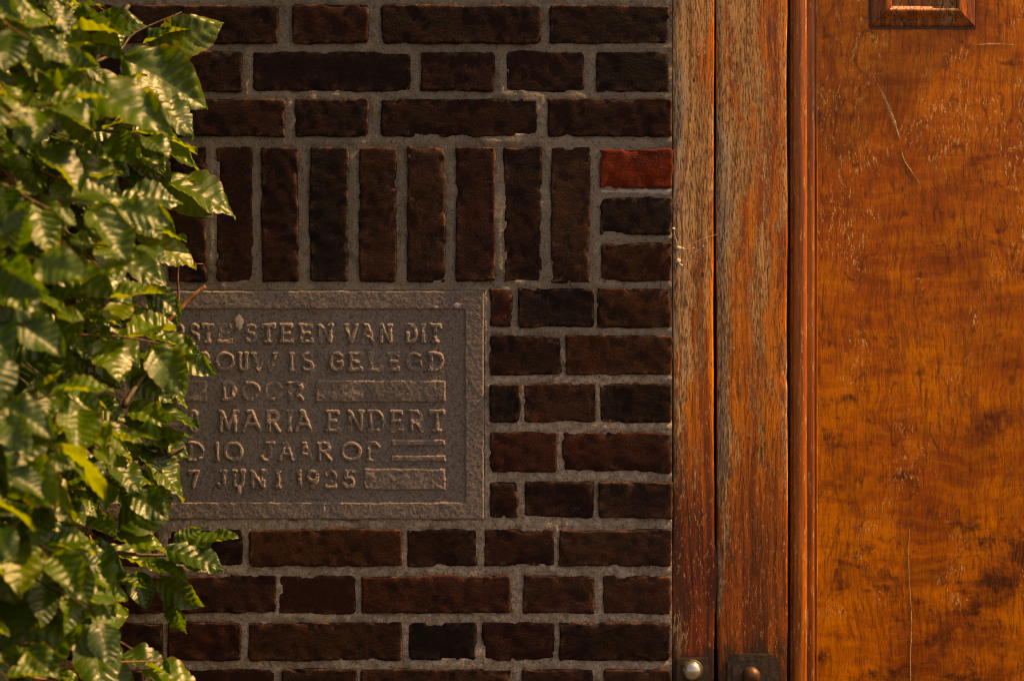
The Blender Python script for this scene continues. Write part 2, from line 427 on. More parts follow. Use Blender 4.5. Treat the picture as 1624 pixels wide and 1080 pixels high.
def m_leaf():
    s = NT('beech_leaf')
    oi = s.n('ObjectInfo')
    tint = s.n('Attribute', attribute_name='tint').outputs['Fac']
    rnd = s.math('FRACT', s.math('ADD', oi.outputs['Random'], tint))
    vein = s.n('Attribute', attribute_name='vein').outputs['Fac']
    side = s.n('Attribute', attribute_name='side').outputs['Fac']
    wave = s.math('COSINE', s.math('MULTIPLY', vein, 6.28318))
    lat = s.step(wave, 0.80, 1.0)
    midrib = s.step(side, 0.075, 0.02)
    v = s.math('MAXIMUM', lat, midrib)
    old = s.step(rnd, 0.975, 0.99)
    tc = s.n('TexCoord').outputs['Object']
    mott = s.noise(tc, 60, 4, 0.6)
    c = s.mix(rnd, (0.008, 0.048, 0.002), (0.050, 0.120, 0.002))
    c = s.mix(s.math('MULTIPLY', s.step(mott, 0.42, 0.70), 0.40), c, (0.070, 0.110, 0.003))
    c = s.mix(s.math('MULTIPLY', s.step(side, 0.86, 1.0), s.step(rnd, 0.2, 0.9, 0.0, 0.75)), c, (0.15, 0.085, 0.018))
    c = s.mix(s.math('MULTIPLY', s.step(s.noise(tc, 130, 3, 0.7), 0.62, 0.70), 0.6), c, (0.085, 0.036, 0.010))
    c = s.mix(s.math('MULTIPLY', v, 0.35), c, (0.085, 0.105, 0.012))
    c = s.mix(s.math('MULTIPLY', old, 0.35), c, (0.12, 0.13, 0.008))
    back = s.n('NewGeometry').outputs['Backfacing']
    c = s.mix(s.math('MULTIPLY', back, 0.45), c, (0.14, 0.18, 0.055))
    fine = s.noise(tc, 700, 2, 0.6)
    h = s.math('ADD', s.math('MULTIPLY', v, -0.5), s.math('MULTIPLY', fine, 0.25))
    nrm = s.bump(h, 0.4, 0.0008)
    rough = s.step(mott, 0.3, 0.7, 0.31, 0.42)
    b = s.bsdf(c, rough, nrm, 0.66)
    tcol = s.mix(1.0, c, (3.8, 3.2, 0.5), 'MULTIPLY')
    t = s.n('BsdfTranslucent', {'Color': tcol, 'Normal': nrm}).outputs[0]
    return s.done(s.n('MixShader', {0: 0.40, 1: b, 2: t}).outputs[0])

def m_bark(name, a, b):
    s = NT(name)
    p = s.pos()
    n = s.noise(s.scaled(p, 120, 120, 40), 1.0, 5, 0.7)
    c = s.mix(s.step(n, 0.38, 0.66), a, b)
    return s.done(s.bsdf(c, 0.62, s.bump(n, 0.8, 0.002), 0.4))

def m_plain(name, ca, cb, scale, rough):
    s = NT(name)
    n = s.noise(s.pos(), scale, 5, 0.65)
    return s.done(s.bsdf(s.mix(s.step(n, 0.35, 0.68), ca, cb), rough, s.bump(n, 0.6, 0.004), 0.35))

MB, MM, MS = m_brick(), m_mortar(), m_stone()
JX0, JX1 = px(1066), px(1133)
M_JAMB = m_weathered('flaking_jamb_wood', JX0 - 0.02, JX1 + 0.02, 1.0, 3.7, 0.04, 0.0, 1.0, 0.9)
M_STILE = m_weathered('flaking_stile_wood', px(1138), px(1190), 0.7, 0.0, 0.03, 0.035, 1.0, 0.8)
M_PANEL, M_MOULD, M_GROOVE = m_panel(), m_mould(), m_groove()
M_IRON, M_RUST, M_CHROME = m_iron(), m_rust(), m_chrome()
M_LEAF = m_leaf()
M_BARK = m_bark('dark_beech_bark', (0.028, 0.018, 0.011), (0.085, 0.058, 0.038))
M_TWIG = m_bark('reddish_twig_bark', (0.10, 0.038, 0.020), (0.22, 0.11, 0.055))
M_WEB = m_plain('dusty_spider_silk', (0.45, 0.36, 0.28), (0.62, 0.52, 0.42), 300, 0.9)
M_SCRATCH = m_plain('bare_scratched_wood', (0.44, 0.24, 0.085), (0.60, 0.36, 0.15), 260, 0.6)
M_STAIN = m_stain()

# ---------------------------------------------------------------- ground
g = link('ground', mesh_np('ground', [(-60, -60, 0), (60, -60, 0), (60, 60, 0), (-60, 60, 0)], [(0, 1, 2, 3)]),
         m_plain('dark_paving_ground', (0.035, 0.032, 0.028), (0.075, 0.068, 0.06), 6, 0.9))
g['kind'] = 'structure'

# ---------------------------------------------------------------- brick wall
wall = thing('brick_wall', 'dark brown clinker brick wall with grey mortar joints beside the wooden door', 'wall')

def brick_mesh(w, h, seed, res=0.0042, depth=0.028, chip=1.0):
    def axis(L):
        e = [0, 0.0008, 0.0018, 0.0032, 0.0052]
        n = max(2, int((L - 0.0104) / res))
        return np.array([-L / 2 + a for a in e] + list(np.linspace(-L / 2 + 0.0052, L / 2 - 0.0052, n + 1))[1:-1] + [L / 2 - a for a in reversed(e)])
    ax, az = axis(w), axis(h)
    X, Z = np.meshgrid(ax, az, indexing='ij')
    d = np.minimum(w / 2 - np.abs(X), h / 2 - np.abs(Z))
    rr = 0.0024
    Y = np.where(d < rr, rr - np.sqrt(np.maximum(0, rr * rr - (rr - np.minimum(d, rr)) ** 2)), 0.0)
    # rounded corners in the plane of the face
    rc = np.random.RandomState(seed).uniform(0.0015, 0.007, 4)
    Xo, Zo = X.copy(), Z.copy()
    for k, (sx, sz) in enumerate(((-1, -1), (1, -1), (1, 1), (-1, 1))):
        r = rc[k]
        qx = sx * X - (w / 2 - r); qz = sz * Z - (h / 2 - r)
        m = (qx > 0) & (qz > 0)
        f = np.where(m, np.maximum(qx, qz) / np.maximum(np.hypot(qx, qz), 1e-9), 1.0)
        Xo = np.where(m, sx * (w / 2 - r + qx * f), Xo); Zo = np.where(m, sz * (h / 2 - r + qz * f), Zo)
    sx_, sz_ = seed * 3.17, seed * 1.73
    n1 = fbm(X * 22 + sx_, Z * 22 + sz_, seed, 3); n2 = fbm(X * 22 + sx_ + 50, Z * 22 + sz_ + 9, seed + 5, 3)
    k1 = fbm(X * 120 + sx_, Z * 120 + sz_, seed + 7, 3); k2 = fbm(X * 120 + sx_, Z * 120 + sz_ + 40, seed + 8, 3)
    near = np.exp(-d / 0.006)
    Xo = Xo + n1 * 0.0022 + k1 * 0.0013 * near
    Zo = Zo + n2 * 0.0024 + k2 * 0.0013 * near
    Y = Y + fbm(X * 14 + sx_, Z * 14 + sz_, seed + 11, 2) * 0.0007 + fbm(X * 70 + sx_, Z * 70 + sz_, seed + 12, 3) * 0.0008
    c = smooth(0.22, 0.5, fbm(X * 48 + sx_ + 3, Z * 48 + sz_, seed + 13, 3))
    Y = Y + chip * c * 0.0055 * np.exp(-d / 0.004)
    pits = smooth(0.40, 0.6, fbm(X * 160 + sx_, Z * 160, seed + 14, 2))
    Y = Y + pits * 0.0009
    nx, nz = X.shape
    front = np.stack([Xo, Y, Zo], -1).reshape(-1, 3)
    idx = np.arange(nx * nz).reshape(nx, nz)
    q = np.stack([idx[:-1, :-1], idx[1:, :-1], idx[1:, 1:], idx[:-1, 1:]], -1).reshape(-1, 4)
    ring = np.concatenate([idx[:, 0], idx[-1, 1:], idx[-2::-1, -1], idx[0, -2:0:-1]])
    back = front[ring].copy(); back[:, 1] = depth
    b0 = len(front); nr = len(ring)
    rq = np.stack([np.roll(ring, -1), ring, b0 + np.arange(nr), b0 + (np.arange(nr) + 1) % nr], -1)
    V = np.concatenate([front, back]); Q = np.concatenate([q, rq])
    me = quads_np('brick', V, Q)
    at = me.attributes.new('edge', 'FLOAT', 'POINT')
    e = np.concatenate([np.exp(-d / 0.0035).ravel(), np.ones(nr)])
    at.data.foreach_set('value', e.astype(np.float32))
    me.materials.append(MB)
    return me

PAL = {'n': (0.0240, 0.0085, 0.0064), 'd': (0.0165, 0.0066, 0.0054), 'k': (0.0110, 0.0064, 0.0060), 'b': (0.0315, 0.0130, 0.0088),
       'r': (0.0320, 0.0098, 0.0070), 'o': (0.0325, 0.0124, 0.0068), 'R': (0.112, 0.0150, 0.0050), 'g': (0.0270, 0.0130, 0.0088)}
seedc = [0]
OCC = []           # brick rectangles, used by the mortar relief
def brick(x0, x1, y0, y1, tone=None, tilt=0.0, as_px=True, res=0.0042):
    if as_px:
        X0, X1, Z0, Z1 = px(x0), px(x1), pz(y1), pz(y0)
    else:
        X0, X1, Z0, Z1 = x0, x1, y0, y1
    seedc[0] += 1
    sd = seedc[0]
    me = brick_mesh(X1 - X0, Z1 - Z0, sd, res)
    r_ = random.Random(sd * 7)
    o = link('brick', me, None, wall, ((X0 + X1) / 2, r_.uniform(-0.0022, 0.0014), (Z0 + Z1) / 2))
    o.rotation_euler = (r_.uniform(-0.012, 0.012), r_.uniform(-0.006, 0.006) + tilt, r_.uniform(-0.006, 0.006))
    t = PAL[tone or r_.choice('nnddkbrn')]
    j = r_.uniform(0.85, 1.15)
    o.color = (t[0] * j, t[1] * j, t[2] * j, 1)
    OCC.append((X0, X1, Z0, Z1))
    return o

ROWS = [  # y0, y1, [(x0, x1, tone)...] measured on the photograph
    (8, 69, [(60, 180, 'd'), (196, 442, 'd'), (464, 585, 'n'), (606, 858, 'd'), (872, 1064, 'd')]),
    (82, 146, [(2, 252, 'd'), (268, 384, 'd'), (400, 651, 'd'), (667, 785, 'n'), (803, 926, 'd'), (945, 1064, 'k')]),
    (157, 217, [(68, 194, 'd'), (210, 452, 'd'), (466, 584, 'd'), (604, 853, 'd'), (868, 1064, 'd')]),
    (457, 519, [(777, 814, 'r'), (821, 943, 'k'), (948, 1066, 'o')]),
    (532, 595, [(777, 891, 'd'), (897, 1066, 'o')]),
    (608, 670, [(776, 826, 'k'), (832, 947, 'b'), (952, 1066, 'd')]),
    (686, 749, [(778, 884, 'r'), (893, 1066, 'r')]),
    (763, 822, [(777, 823, 'd'), (832, 942, 'd'), (950, 1066, 'g')]),
    (839, 898, [(10, 250, 'd'), (266, 385, 'd'), (394, 638, 'o'), (645, 757, 'd'), (768, 880, 'n'), (887, 1063, 'g')]),
    (913, 973, [(64, 180, 'd'), (192, 439, 'n'), (443, 565, 'r'), (573, 811, 'r'), (829, 942, 'b'), (957, 1063, 'b')]),
    (987, 1048, [(8, 133, 'd'), (146, 258, 'd'), (266, 382, 'r'), (394, 638, 'o'), (648, 756, 'k'), (766, 880, 'r'), (886, 1064, 'd')]),
    (1061, 1122, [(64, 228, 'd'), (240, 434, 'n'), (447, 566, 'd'), (571, 811, 'b'), (827, 941, 'd'), (959, 1064, 'b')]),
]
for y0, y1, items in ROWS:
    for x0, x1, t in items: brick(x0, x1 + (rng.uniform(-3.5, 2.5) if x1 > 1060 else 0), y0, y1, t)
SOLD = [(36, 97, 'd'), (113, 175, 'd'), (190, 252, 'd'), (267, 327, 'd'), (343, 401, 'b'), (414, 474, 'd'), (491, 552, 'k'), (569, 628, 'b'), (646, 706, 'g'), (722, 785, 'n'), (799, 860, 'd'), (874, 936, 'g')]
for x0, x1, t in SOLD: brick(x0, x1, 233, 447, t)
brick(951, 1066, 236, 298, 'R'); brick(951, 1066, 312, 372, 'k'); brick(954, 1066, 386, 447, 'o', -0.012)

# courses beyond the picture: individual bricks near it, one joined part further away
COURSE = 76.2 / PPM
SHARED = {}
def shared_brick(kind, k):
    key = (kind, k)
    if key not in SHARED: SHARED[key] = brick_mesh(0.210 if kind == 's' else 0.100, 0.0515, 900 + k + (50 if kind == 's' else 0), 0.009)
    return SHARED[key]
far_v, far_q, far_e = [], [], []
STONE_X0, STONE_X1, STONE_Z0, STONE_Z1 = px(62), px(769), pz(825), pz(460)
def fill_course(zc, xa, xb, near_x0, near, shift):
    x = xb
    i = shift
    while x > xa + 0.05:
        kind = 's' if i % 2 == 0 else 'h'
        w = 0.210 if kind == 's' else 0.100
        if x - w < xa: w = 0.100; kind = 'h'
        k = rng.randrange(5)
        cx = x - w / 2
        me = shared_brick(kind, k)
        OCC.append((cx - w / 2, cx + w / 2, zc - 0.0257, zc + 0.0257))
        if near and cx > near_x0:
            o = link('brick', me, None, wall, (cx, rng.uniform(-0.002, 0.001), zc))
            t = PAL[rng.choice('nnddkbr')]; o.color = (*t, 1)
        else:
            co = np.empty(len(me.vertices) * 3, dtype=np.float32); me.vertices.foreach_get('co', co)
            co = co.reshape(-1, 3) + np.array([cx, rng.uniform(-0.002, 0.001), zc])
            q = np.empty(len(me.loops), dtype=np.int32); me.loops.foreach_get('vertex_index', q)
            e = np.empty(len(me.vertices), dtype=np.float32); me.attributes['edge'].data.foreach_get('value', e)
            base = sum(len(v) for v in far_v)
            far_v.append(co); far_q.append(q.reshape(-1, 4) + base); far_e.append(e)
        x -= w + 0.0125
        i += 1
XW0, XD1 = -2.2, 1.30       # wall's far end, door's far side
z = pz(1091) - COURSE; i = 0
while z > 0.05:
    fill_course(z, XW0, px(1064), -1.15, z > 0.70, i); z -= COURSE; i += 1
z = pz(38.5) + COURSE; i = 0
while z < 2.85:
    fill_course(z, XW0, px(1064), -1.15, z < 2.30, i); z += COURSE; i += 1
for k, (y0, y1, items) in enumerate(ROWS):          # courses going on past the picture's edge
    if y0 < 230 or y0 > 830:
        fill_course(pz((y0 + y1) / 2), XW0, px(items[0][0] - 15), -1.15, True, k)
    else:
        fill_course(pz((y0 + y1) / 2), XW0, STONE_X0 - 0.012, -1.15, True, k)
for yy in (267, 342, 416):
    fill_course(pz(yy), XW0, px(22), -1.15, True, int(yy) % 2)
zz = 0.06; i = 0
while zz < 2.85:                                     # other side of the door
    fill_course(zz, XD1 + 0.004, 2.4, 9, False, i); zz += COURSE; i += 1
V = np.concatenate(far_v); Q = np.concatenate(far_q)
me = quads_np('brickwork', V, Q)
at = me.attributes.new('edge', 'FLOAT', 'POINT'); at.data.foreach_set('value', np.concatenate(far_e))
far = link('brickwork', me, MB, wall); far['kind'] = 'stuff'; far.color = (*PAL['n'], 1)

# mortar: recessed, uneven joint surface
def mortar_sheet(x0, x1, z0, z1, res):
    xs = np.arange(x0, x1 + res * 0.5, res); zs = np.arange(z0, z1 + res * 0.5, res)
    xs[-1] = x1; zs[-1] = z1
    X, Z = np.meshgrid(xs, zs, indexing='ij')
    d = np.full(X.shape, 1.0)                        # distance to nearest brick rectangle
    for (a, b, c, e) in OCC:
        if b < x0 - 0.05 or a > x1 + 0.05 or e < z0 - 0.05 or c > z1 + 0.05: continue
        ia, ib = np.searchsorted(xs, (a - 0.02, b + 0.02)); ja, jb = np.searchsorted(zs, (c - 0.02, e + 0.02))
        sx, sz = X[ia:ib, ja:jb], Z[ia:ib, ja:jb]
        dd = np.hypot(np.maximum(np.maximum(a - sx, sx - b), 0), np.maximum(np.maximum(c - sz, sz - e), 0))
        d[ia:ib, ja:jb] = np.minimum(d[ia:ib, ja:jb], dd)
    Y = 0.0026 + 0.0004 * smooth(1.45, 1.62, Z) * 0 + fbm(X * 9, Z * 9, 3, 3) * 0.0016 + fbm(X * 60, Z * 60, 4, 4) * (0.0012 + 0.0012 * (1 - smooth(1.45, 1.62, Z)))
    Y = Y + smooth(0.1, 0.5, fbm(X * 28 + 7, Z * 28, 6, 4)) * 0.0025
    Y = Y - np.minimum(d, 0.007) * 0.18              # joint belly stands a little proud
    Y = Y - smooth(0.28, 0.55, fbm(X * 34 + 70, Z * 34, 9, 4)) * 0.0015     # smears
    Y = np.maximum(Y, 0.0012)
    for (a, b, c, e) in OCC:                         # nothing of the sheet may pierce a brick
        ia, ib = np.searchsorted(xs, (a + 0.0045, b - 0.0045)); ja, jb = np.searchsorted(zs, (c + 0.0045, e - 0.0045))
        Y[ia:ib, ja:jb] = 0.014
    Y = np.where((X > STONE_X0 + 0.003) & (X < STONE_X1 - 0.003) & (Z > STONE_Z0 + 0.003) & (Z < STONE_Z1 - 0.003), 0.012, Y)
    idx = np.arange(X.size).reshape(X.shape)
    q = np.stack([idx[:-1, :-1], idx[1:, :-1], idx[1:, 1:], idx[:-1, 1:]], -1).reshape(-1, 4)
    v = np.stack([X, Y, Z], -1).reshape(-1, 3)
    return quads_np('mortar', v, q)
NX0, NX1, NZ0, NZ1 = -0.95, px(1066), 0.98, 2.02
link('mortar', mortar_sheet(NX0, NX1, NZ0, NZ1, 0.0024), MM, wall)
for (a, b, c, e) in ((XW0, NX0, 0, 2.9), (NX0, NX1, 0, NZ0), (NX0, NX1, NZ1, 2.9), (XD1, 2.4, 0, 2.9)):
    link('mortar', mortar_sheet(a, b, c, e, 0.012), MM, wall)
v, f = box_v(XW0, px(1065), 0.03, 0.28, 0, 2.9)
link('wall_core', mesh_np('wall_core', v, f, False), MM, wall)
v, f = box_v(XD1 + 0.001, 2.4, 0.03, 0.28, 0, 2.9)
link('wall_core', mesh_np('wall_core', v, f, False), MM, wall)
v, f = box_v(px(1065) + 0.002, XD1, 0.004, 0.28, 2.68, 2.9)
link('lintel', mesh_np('lintel', v, f, False), MM, wall)

# pale lime left in the joint under the red brick
vv, ff = [], []
r_ = random.Random(77)
for k in range(24):
    u = k / 23; e_ = min(1.0, 6 * u + 0.2, 6 * (1 - u) + 0.2)
    vv += [(px(953 + 110 * u), 0.0022, pz(308 + r_.uniform(-2, 1.5))), (px(953 + 110 * u), 0.0006, pz(304 + r_.uniform(-1, 1))), (px(953 + 110 * u), 0.0020, pz(300.5 + r_.uniform(-0.5, 1.5)))]
for k in range(23):
    for j in range(2): ff.append((3 * k + j, 3 * k + 3 + j, 3 * k + 4 + j, 3 * k + 1 + j))
link('lime_streak', mesh_np('lime_streak', vv, ff), M_STAIN, wall)

# ---------------------------------------------------------------- foundation stone
stone = thing('foundation_stone', 'grey brown carved foundation stone with raised Dutch lettering set in the brick wall', 'stone plaque', ((STONE_X0 + STONE_X1) / 2, 0, STONE_Z0))
def arc(cx, cy, rx, ry, a0, a1, n=14):
    return [(cx + rx * math.cos(math.radians(a0 + (a1 - a0) * k / n)), cy + ry * math.sin(math.radians(a0 + (a1 - a0) * k / n))) for k in range(n + 1)]
# strokes in a unit box: x 0..1, y 0 (foot) .. 1 (top); small serifs as on the stone
GL = {
 'A': [[(0.02, 0), (0.5, 1)], [(0.5, 1), (0.98, 0)], [(0.2, 0.34), (0.8, 0.34)], [(0.3, 1), (0.5, 1)]],
 'B': [[(0.1, 0), (0.1, 1)], [(0.1, 1), (0.55, 1)] + arc(0.55, 0.77, 0.3, 0.23, 90, -90) + [(0.1, 0.54)], [(0.1, 0.54), (0.6, 0.54)] + arc(0.6, 0.27, 0.36, 0.27, 90, -90) + [(0.1, 0)]],
 'D': [[(0.12, 0), (0.12, 1)], [(0, 1), (0.4, 1)] + arc(0.4, 0.5, 0.55, 0.5, 90, -90) + [(0, 0)]],
 'E': [[(0.15, 0), (0.15, 1)], [(0.02, 1), (0.9, 1), (0.9, 0.9)], [(0.15, 0.52), (0.7, 0.52)], [(0.02, 0), (0.95, 0), (0.95, 0.12)]],
 'G': [arc(0.52, 0.5, 0.46, 0.5, 48, 330), [(0.93, 0.26), (0.93, 0.48), (0.6, 0.48)]],
 'I': [[(0.5, 0), (0.5, 1)], [(0.1, 1), (0.9, 1)], [(0.1, 0), (0.9, 0)]],
 'J': [[(0.72, 1), (0.72, 0.25)] + arc(0.42, 0.25, 0.3, 0.25, 0, -160), [(0.45, 1), (0.98, 1)]],
 'L': [[(0.15, 0), (0.15, 1)], [(0, 1), (0.32, 1)], [(0, 0), (0.95, 0), (0.95, 0.16)]],
 'M': [[(0.1, 0), (0.16, 1)], [(0.16, 1), (0.5, 0.12)], [(0.5, 0.12), (0.84, 1)], [(0.84, 1), (0.92, 0)], [(0.0, 1), (0.16, 1)], [(0.84, 1), (1, 1)]],
 'N': [[(0.1, 0), (0.1, 1)], [(0.1, 1), (0.88, 0)], [(0.88, 0), (0.88, 1)], [(0, 1), (0.1, 1)], [(0.76, 1), (1, 1)]],
 'O': [arc(0.5, 0.5, 0.48, 0.5, 0, 360, 26)],
 'P': [[(0.12, 0), (0.12, 1)], [(0, 1), (0.5, 1)] + arc(0.5, 0.73, 0.4, 0.27, 90, -90) + [(0.12, 0.46)], [(0, 0), (0.28, 0)]],
 'R': [[(0.12, 0), (0.12, 1)], [(0, 1), (0.5, 1)] + arc(0.5, 0.75, 0.38, 0.25, 90, -90) + [(0.12, 0.5)], [(0.45, 0.5), (0.98, 0)]],
 'S': [arc(0.5, 0.75, 0.40, 0.25, 25, 270, 14)[0:] + arc(0.5, 0.25, 0.42, 0.25, 90, -155, 14)],
 'T': [[(0.5, 0), (0.5, 1)], [(0.02, 0.88), (0.02, 1), (0.98, 1), (0.98, 0.88)], [(0.3, 0), (0.7, 0)]],
 'U': [[(0.08, 1), (0.08, 0.36)] + arc(0.48, 0.36, 0.40, 0.36, 180, 360) + [(0.88, 1)], [(0, 1), (0.2, 1)], [(0.76, 1), (1, 1)]],
 'V': [[(0.04, 1), (0.5, 0)], [(0.5, 0), (0.96, 1)], [(0, 1), (0.2, 1)]],
 'W': [[(0.02, 1), (0.27, 0)], [(0.27, 0), (0.5, 0.9)], [(0.5, 0.9), (0.74, 0)], [(0.74, 0), (0.98, 1)], [(0, 1), (0.12, 1)], [(0.88, 1), (1, 1)]],
 '1': [[(0.5, 0), (0.5, 1)], [(0.1, 0.86), (0.5, 1)], [(0.1, 0), (0.9, 0)]],
 '0': [arc(0.5, 0.5, 0.46, 0.5, 0, 360, 26)],
 '2': [arc(0.5, 0.72, 0.42, 0.28, 165, -25) + [(0.05, 0), (0.95, 0), (0.95, 0.1)]],
 '5': [[(0.9, 1), (0.25, 1), (0.2, 0.58)] + arc(0.45, 0.32, 0.45, 0.32, 115, -160)],
 '7': [[(0.05, 0.88), (0.05, 1), (0.95, 1), (0.4, 0)]],
 '9': [arc(0.5, 0.70, 0.42, 0.30, 0, 360, 20), [(0.92, 0.7), (0.88, 0.35), (0.45, 0)]],
}
LINES = [  # top, foot, [(glyph, x0, x1)] in the 2.7x crop that starts at photo pixel (230, 440)
    (197, 283, [('E', 20, 80), ('R', 110, 175), ('S', 188, 238), ('T', 240, 297), ('E', 305, 377), ('S', 424, 482), ('T', 494, 560), ('E', 573, 640), ('E', 655, 725), ('N', 738, 808), ('V', 850, 915), ('A', 920, 985), ('N', 1000, 1062), ('D', 1112, 1170), ('I', 1178, 1204), ('T', 1210, 1272)]),
    (318, 404, [('B', 225, 283), ('O', 297, 385), ('U', 396, 446), ('W', 450, 570), ('I', 614, 642), ('S', 664, 726), ('G', 785, 855), ('E', 866, 935), ('L', 950, 1022), ('E', 1035, 1095), ('G', 1113, 1190), ('D', 1210, 1283)]),
    (444, 530, [('D', 325, 392), ('O', 408, 495), ('O', 506, 590), ('R', 605, 682)]),
    (566, 664, [('S', 185, 230), ('M', 310, 402), ('A', 412, 500), ('R', 516, 582), ('I', 606, 632), ('A', 638, 718), ('E', 772, 838), ('N', 864, 940), ('D', 950, 1030), ('E', 1045, 1110), ('R', 1128, 1196), ('T', 1214, 1285)]),
    (702, 788, [('D', 182, 258), ('1', 296, 322), ('0', 332, 425), ('J', 485, 560), ('A', 568, 642), ('A', 652, 722), ('R', 735, 802), ('O', 836, 930), ('P', 945, 1015)]),
    (822, 904, [('7', 180, 236), ('J', 302, 356), ('U', 370, 432), ('N', 446, 522), ('I', 556, 586), ('1', 648, 676), ('9', 686, 750), ('2', 766, 826), ('5', 842, 905)]),
]
BARS = [(733, 1285, 443, 532), (120, 262, 443, 530), (1055, 1283, 696, 718), (1055, 1285, 763, 786), (938, 1285, 820, 908)]
def zx(x): return px(x / 2.7 + 230)
def zy(y): return pz(y / 2.7 + 440)

SR = 0.00092
sxs = np.arange(STONE_X0, STONE_X1 + SR * 0.4, SR); szs = np.arange(STONE_Z0, STONE_Z1 + SR * 0.4, SR)
SX, SZ = np.meshgrid(sxs, szs, indexing='ij')
def sstep(d, w):             # 1 inside (d<0), 0 outside, ramp w wide
    return 1 - smooth(-w * 0.5, w * 0.5, d)
wob = fbm(SX * 130, SZ * 130, 21, 3) * 0.0010 + fbm(SX * 420, SZ * 420, 28, 2) * 0.0006
FX0, FX1, FZ0, FZ1 = STONE_X0 + 32 / PPM, px(738), pz(797), pz(490)
dfield = np.maximum(np.maximum(FX0 - SX, SX - FX1), np.maximum(FZ0 - SZ, SZ - FZ1)) + wob
H = 0.0020 * (1 - sstep(dfield, 0.0013))             # raised border; field = 0
rim = np.exp(-((dfield - 0.0008) / 0.0008) ** 2) * 0.45 - np.exp(-((dfield + 0.0014) / 0.0012) ** 2)  # colour mask: lit rims positive, shaded creases negative
ID = np.zeros(SX.shape, dtype=np.int32)
parts = []
erode = smooth(0.08, 0.34, fbm(SX * 60 + 5, SZ * 60, 22, 4))
erode2 = smooth(0.25, 0.5, fbm(SX * 16 + 15, SZ * 16, 25, 3))
def raise_region(dist, height, name, reach, ero=1.0):
    global H, rim
    prof = sstep(dist + wob, 0.0010) * height * (1 - 0.62 * ero * erode) * (1 - 0.5 * ero * erode2)
    m = prof > H
    H = np.maximum(H, prof)
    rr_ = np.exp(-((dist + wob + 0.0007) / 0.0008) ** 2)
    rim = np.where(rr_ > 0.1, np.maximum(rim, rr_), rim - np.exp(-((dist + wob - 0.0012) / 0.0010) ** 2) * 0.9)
    parts.append(name)
    ID[(dist < reach) & (dfield < -0.002)] = len(parts)
for top, foot, gl in LINES:
    for ch, a, b in gl:
        X0, X1, Z1, Z0 = zx(a), zx(b), zy(top), zy(foot)
        hw = 0.0024
        X0 += hw; X1 -= hw; Z0 += hw; Z1 -= hw
        i0, i1 = np.searchsorted(sxs, (X0 - 0.01, X1 + 0.01)); j0, j1 = np.searchsorted(szs, (Z0 - 0.01, Z1 + 0.01))
        gx, gz = SX[i0:i1, j0:j1], SZ[i0:i1, j0:j1]
        dist = np.full(SX.shape, 1.0)
        dd = np.full(gx.shape, 1.0)
        for st in GL[ch]:
            P = [(X0 + u * (X1 - X0), Z0 + w_ * (Z1 - Z0)) for u, w_ in st]
            for (ax, az), (bx, bz) in zip(P[:-1], P[1:]):
                vx, vz = bx - ax, bz - az
                L2 = max(vx * vx + vz * vz, 1e-12)
                t = np.clip(((gx - ax) * vx + (gz - az) * vz) / L2, 0, 1)
                dd = np.minimum(dd, np.hypot(gx - ax - t * vx, gz - az - t * vz))
        dist[i0:i1, j0:j1] = dd - hw
        raise_region(dist, 0.0032, 'letter', 0.0016)
for a, b, c, e in BARS:
    X0, X1, Z1, Z0 = zx(a), zx(b), zy(c), zy(e)
    dist = np.maximum(np.maximum(X0 - SX, SX - X1), np.maximum(Z0 - SZ, SZ - Z1))
    raise_region(dist, 0.0022 if a > 200 else 0.0012, 'filler_bar', 0.0016, 0.35)
H = H + fbm(SX * 45, SZ * 45, 23, 4) * 0.00030 + fbm(SX * 260, SZ * 260, 24, 2) * 0.00028
edge_d = np.minimum(np.minimum(SX - STONE_X0, STONE_X1 - SX), np.minimum(SZ - STONE_Z0, STONE_Z1 - SZ))
ew = edge_d + fbm(SX * 90, SZ * 90, 26, 3) * 0.0012
H = H - 0.003 * (1 - smooth(0, 0.003, ew)) ** 1.5
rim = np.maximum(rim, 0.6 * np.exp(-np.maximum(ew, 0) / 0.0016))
SY = -0.0015 - H + 0.003
OX, OY, OZ = stone.location
SV = np.stack([SX - OX, SY - OY, SZ - OZ], -1).reshape(-1, 3)
sidx = np.arange(SX.size).reshape(SX.shape)
SQ = np.stack([sidx[:-1, :-1], sidx[1:, :-1], sidx[1:, 1:], sidx[:-1, 1:]], -1).reshape(-1, 4)
fid = ID[:-1, :-1].ravel()
rimf = rim.ravel()
def sub_mesh(name, quads, extra=None):
    used, inv = np.unique(quads, return_inverse=True)
    me = quads_np(name, SV[used], inv.reshape(-1, 4))
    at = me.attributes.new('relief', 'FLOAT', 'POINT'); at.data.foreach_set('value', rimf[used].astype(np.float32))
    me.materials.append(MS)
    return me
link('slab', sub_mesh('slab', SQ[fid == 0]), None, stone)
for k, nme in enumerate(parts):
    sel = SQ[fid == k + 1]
    if len(sel): link(nme, sub_mesh(nme, sel), None, stone)
